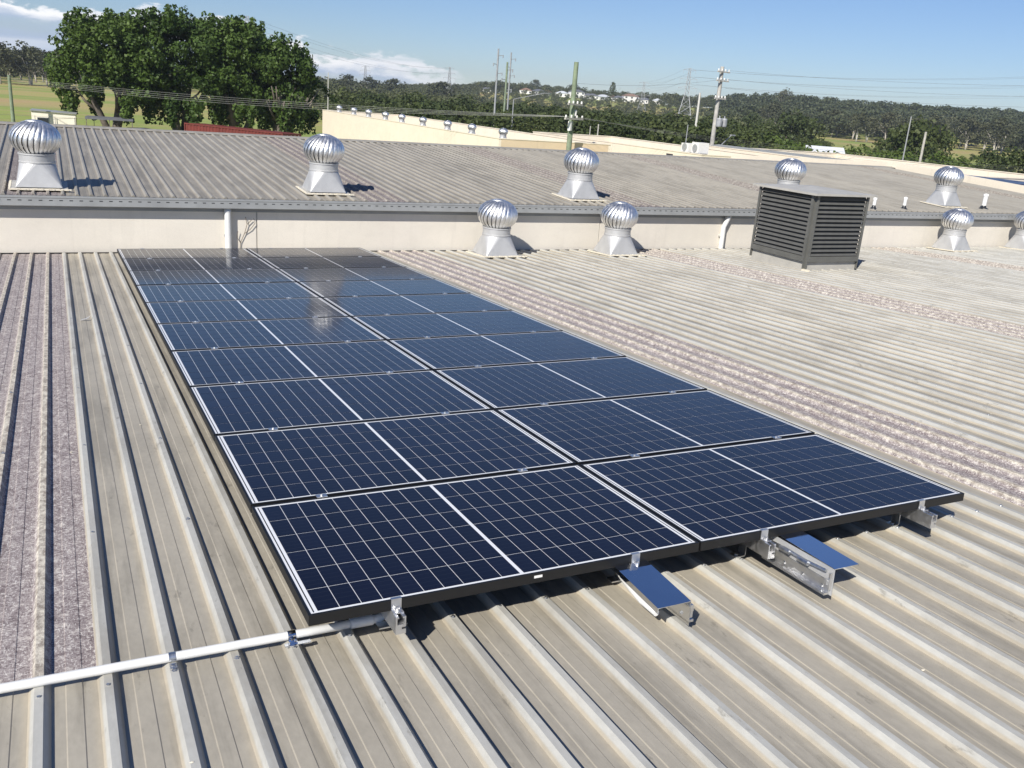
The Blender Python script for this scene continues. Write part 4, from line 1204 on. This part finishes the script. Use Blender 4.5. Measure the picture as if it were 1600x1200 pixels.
pole('light_pole', 'thin grey post behind the cream warehouses, left of two', 45.9, 74.36, -.09, .05, 'greypole')
pole('light_pole', 'thin grey post behind the cream warehouses, right of two', 46.6, 74.05, .13, .07, 'greypole')
pole('light_pole', 'slim antenna mast beside the air conditioners', 44.52, 57.26, .88, .035, 'palewire' if False else 'steelpole')
t, z0 = pole('street_light', 'street light with long bracket arm in the wooded belt', 61.46, 122.86, 1.9, .08, 'steelpole')
mb = MB(); mb.bar((0,0,1.9-z0), (4.4,-1.4,3.1-z0), .05, n=6); mb.box(4.3,5.1,-1.55,-1.3,3.05-z0,3.16-z0); link('bracket_arm', mb.mesh('bracket_arm', M['steelpole']), t)

def pylon(lab, x, y, ztop, base, rz, bar=.10):
    z0 = float(terrain(x, y)); H = ztop-z0
    t = thing('pylon', lab, 'pylon', (x, y, z0), (0,0,rz))
    def hw(z):
        q = z/H
        return base*(1-q/.62)+base*.20*(q/.62) if q < .62 else base*(.20-.10*(q-.62)/.38)
    mb = MB(); lv = [0, .16, .30, .42, .53, .62, .70, .78, .86, .93, 1.0]
    for sx in (-1, 1):
        for sy in (-1, 1):
            for a, b in zip(lv[:-1], lv[1:]):
                mb.bar((sx*hw(a*H), sy*hw(a*H), a*H), (sx*hw(b*H), sy*hw(b*H), b*H), bar, n=4)
    link('leg', mb.mesh('leg', M['steelpole']), t)
    mb = MB()
    for a, b in zip(lv[:-1], lv[1:]):
        ha, hb_ = hw(a*H), hw(b*H)
        for q in range(4):
            c = [(-1,-1),(1,-1),(1,1),(-1,1)]; p, s = c[q], c[(q+1) % 4]
            mb.bar((p[0]*ha, p[1]*ha, a*H), (s[0]*hb_, s[1]*hb_, b*H), bar*.55, n=3)
            mb.bar((s[0]*ha, s[1]*ha, a*H), (p[0]*hb_, p[1]*hb_, b*H), bar*.55, n=3)
            mb.bar((p[0]*hb_, p[1]*hb_, b*H), (s[0]*hb_, s[1]*hb_, b*H), bar*.55, n=3)
    link('bracing', mb.mesh('bracing', M['steelpole']), t)
    for z, ln in ((.70, base*.95), (.84, base*.85), (.975, base*.62)):
        mb = MB()
        for s in (-1, 1):
            mb.bar((s*hw(z*H), 0, z*H+.6), (s*ln, 0, z*H), bar*.6, n=4); mb.bar((s*hw(z*H), 0, z*H-.2), (s*ln, 0, z*H), bar*.6, n=4)
            mb.bar((s*ln, 0, z*H), (s*ln, 0, z*H-1.2), bar*.5, n=4)
        link('crossarm', mb.mesh('crossarm', M['steelpole']), t)
    return t
pylon('lattice pylon rising behind the crown of the big trees', 59.8, 321.8, 21.8, 4.2, -.3, .10)
pylon('faint lattice pylon on the skyline right of the big trees', 207.8, 665.6, 17.9, 4.4, -.4, .13)
pylon('faint lattice pylon left of the tall thin poles', 246.6, 598.5, 20.3, 4.4, -.5, .13)
pylon('lattice pylon partly hidden in the trees left of the tallest pylon', 240.7, 353.3, 14.0, 3.6, -.6, .10)
pylon('tallest lattice pylon on the right, beside the grey power pole', 208.7, 277.9, 17.5, 3.6, -.6, .10)

def wire(a, b, sag, r, lab, group, mat='wire', n=18):
    a, b = Vector(a), Vector(b)
    pts = []
    for k in range(n+1):
        t = k/n; p = a.lerp(b, t); p.z -= 4*sag*t*(1-t); pts.append(p)
    mb = MB(); mb.tube(pts, r, 5)
    tag(link('power_line', mb.mesh('power_line', M[mat], True)), lab, 'wire', group)
for k in range(4):
    wire((-3.9+.25*k, 97.2, .30-.12*k), (29.9+.5*k, 51.8+.25*k, .95-.0*k), .35+.10*k, .007, 'low wire in front of the big trees, %s of four' % ('highest', 'second highest', 'third highest', 'lowest')[k], 'low wires to the green pole', 'palewire')
    wire((30.1+.5*k, 51.6+.2*k, .97), (60+.4*k, 33.0+.4*k, .12-.05*k), .45+.12*k, .0055, 'low wire from the green pole to the right edge, %s of four' % ('highest', 'second highest', 'third highest', 'lowest')[k], 'low wires from the green pole', 'wire')
for k, (dz, off) in enumerate(((-.2,-2.2), (-2.6,-3.0), (-5.2,-3.4), (-.2,2.2), (-2.6,3.0), (-5.2,3.4))):
    wire((208.7+off*.8, 277.9-off*.5, 17.3+dz), (330+off*.8, 175-off*.5, 28.0+dz*1.35), 3.5, .022, 'high voltage wire across the sky at the right, %s' % ('top of the left three', 'middle of the left three', 'bottom of the left three', 'top of the right three', 'middle of the right three', 'bottom of the right three')[k], 'high voltage wires on the right')
    wire((240.7+off*.8, 353.3-off*.5, 13.8+dz*.8), (208.7+off*.8, 277.9-off*.5, 17.3+dz), 1.2, .02, 'high voltage wire between the two right hand pylons, %s' % ('top of the left three', 'middle of the left three', 'bottom of the left three', 'top of the right three', 'middle of the right three', 'bottom of the right three')[k], 'wires between the right hand pylons')
for k, (dz, off) in enumerate(((-.3,-2.4), (-3.6,-3.4), (-.3,2.4), (-3.6,3.4))):
    wire((59.8+off*.9, 321.8-off*.4, 21.4+dz), (246.6+off*.9, 598.5-off*.4, 20.0+dz), 4.5, .028, 'long faint wire from the pylon behind the big trees', 'faint wires right of the big trees')
for k in range(3):
    wire((49.0+.35*k, 59.7, 5.35-.7*k), (70.0+.4*k, 26.0, 6.5-.7*k), .7, .007, 'thin wire from the grey power pole to the right edge, %s of three' % ('highest', 'middle', 'lowest')[k], 'wires from the grey power pole')
    wire((30.7+.1*k, 51.9, 4.2-1.1*k), (49.0+.35*k, 59.7, 5.35-.7*k), .3, .007, 'thin wire between the green pole and the grey pole', 'wires between green and grey pole') if k == 1 else None

# ------------------------------------------------------------------ small litter on the near roof
rr = random.Random(21)
mb = MB()
for k in range(70):
    u = rr.uniform(-1.2, 14); v = rr.uniform(-1.3, 10.5)
    if -.05 < u < 3.35 and -.05 < v < 10.2: continue
    s = rr.uniform(.004, .013); a = rr.random()*6.28
    bu = (u-U0) % .2
    z = PAN_W+(.0285 if .150 < bu < .182 else .0035 if .040 < bu < .095 else .0015)
    if .13 < bu < .15 or bu > .18: continue
    pts = [(u+s*(1+.4*rr.random())*math.cos(a+q*1.05), v+s*.7*math.sin(a+q*1.05), z+rr.random()*.001) for q in range(6)]
    mb.add(pts+[(u, v, z+.003)], [(q, (q+1) % 6, 6) for q in range(6)])
tag(link('roof_litter', mb.mesh('roof_litter', M['sealant']), None, (0,0,0), ROOF_ROT), 'pale specks of droppings and sealant scattered on the near roof', 'specks', kind='stuff')
mb = MB()
for j, (x, y, z) in enumerate(((0,0,.002),(.02,.012,.010),(.05,.020,.014),(.08,.030,.03),(.095,.055,.045))):
    w = (.004,.014,.016,.013,.002)[j]; mb.v += [(x, y-w, z+.004), (x, y+w, z+.004)]
for j in range(4): mb.f.append((2*j, 2*j+2, 2*j+3, 2*j+1)); mb.m.append(0)
tag(link('leaf', mb.mesh('leaf', M['greypvc']), None, roof_pt(-.54, 6.35, PAN_W+.004), ROOF_ROT), 'curled pale leaf lying in a roof pan left of the panels', 'leaf')

# ------------------------------------------------------------------ thin daytime haze
hm = bpy.data.materials.new('haze'); hm.use_nodes = True
hn = hm.node_tree; hn.nodes.clear()
ho = hn.nodes.new('ShaderNodeOutputMaterial'); hv = hn.nodes.new('ShaderNodeVolumePrincipled')
hv.inputs['Color'].default_value = (.78, .86, .97, 1); hv.inputs['Density'].default_value = .0002; hv.inputs['Anisotropy'].default_value = .2
hn.links.new(hv.outputs[0], ho.inputs['Volume'])
mb = MB(); mb.box(-1200, 1600, -400, 1500, -8.5, 45)
tag(link('haze', mb.mesh('haze', hm)), 'thin bluish haze over the distant trees', 'haze', kind='stuff')
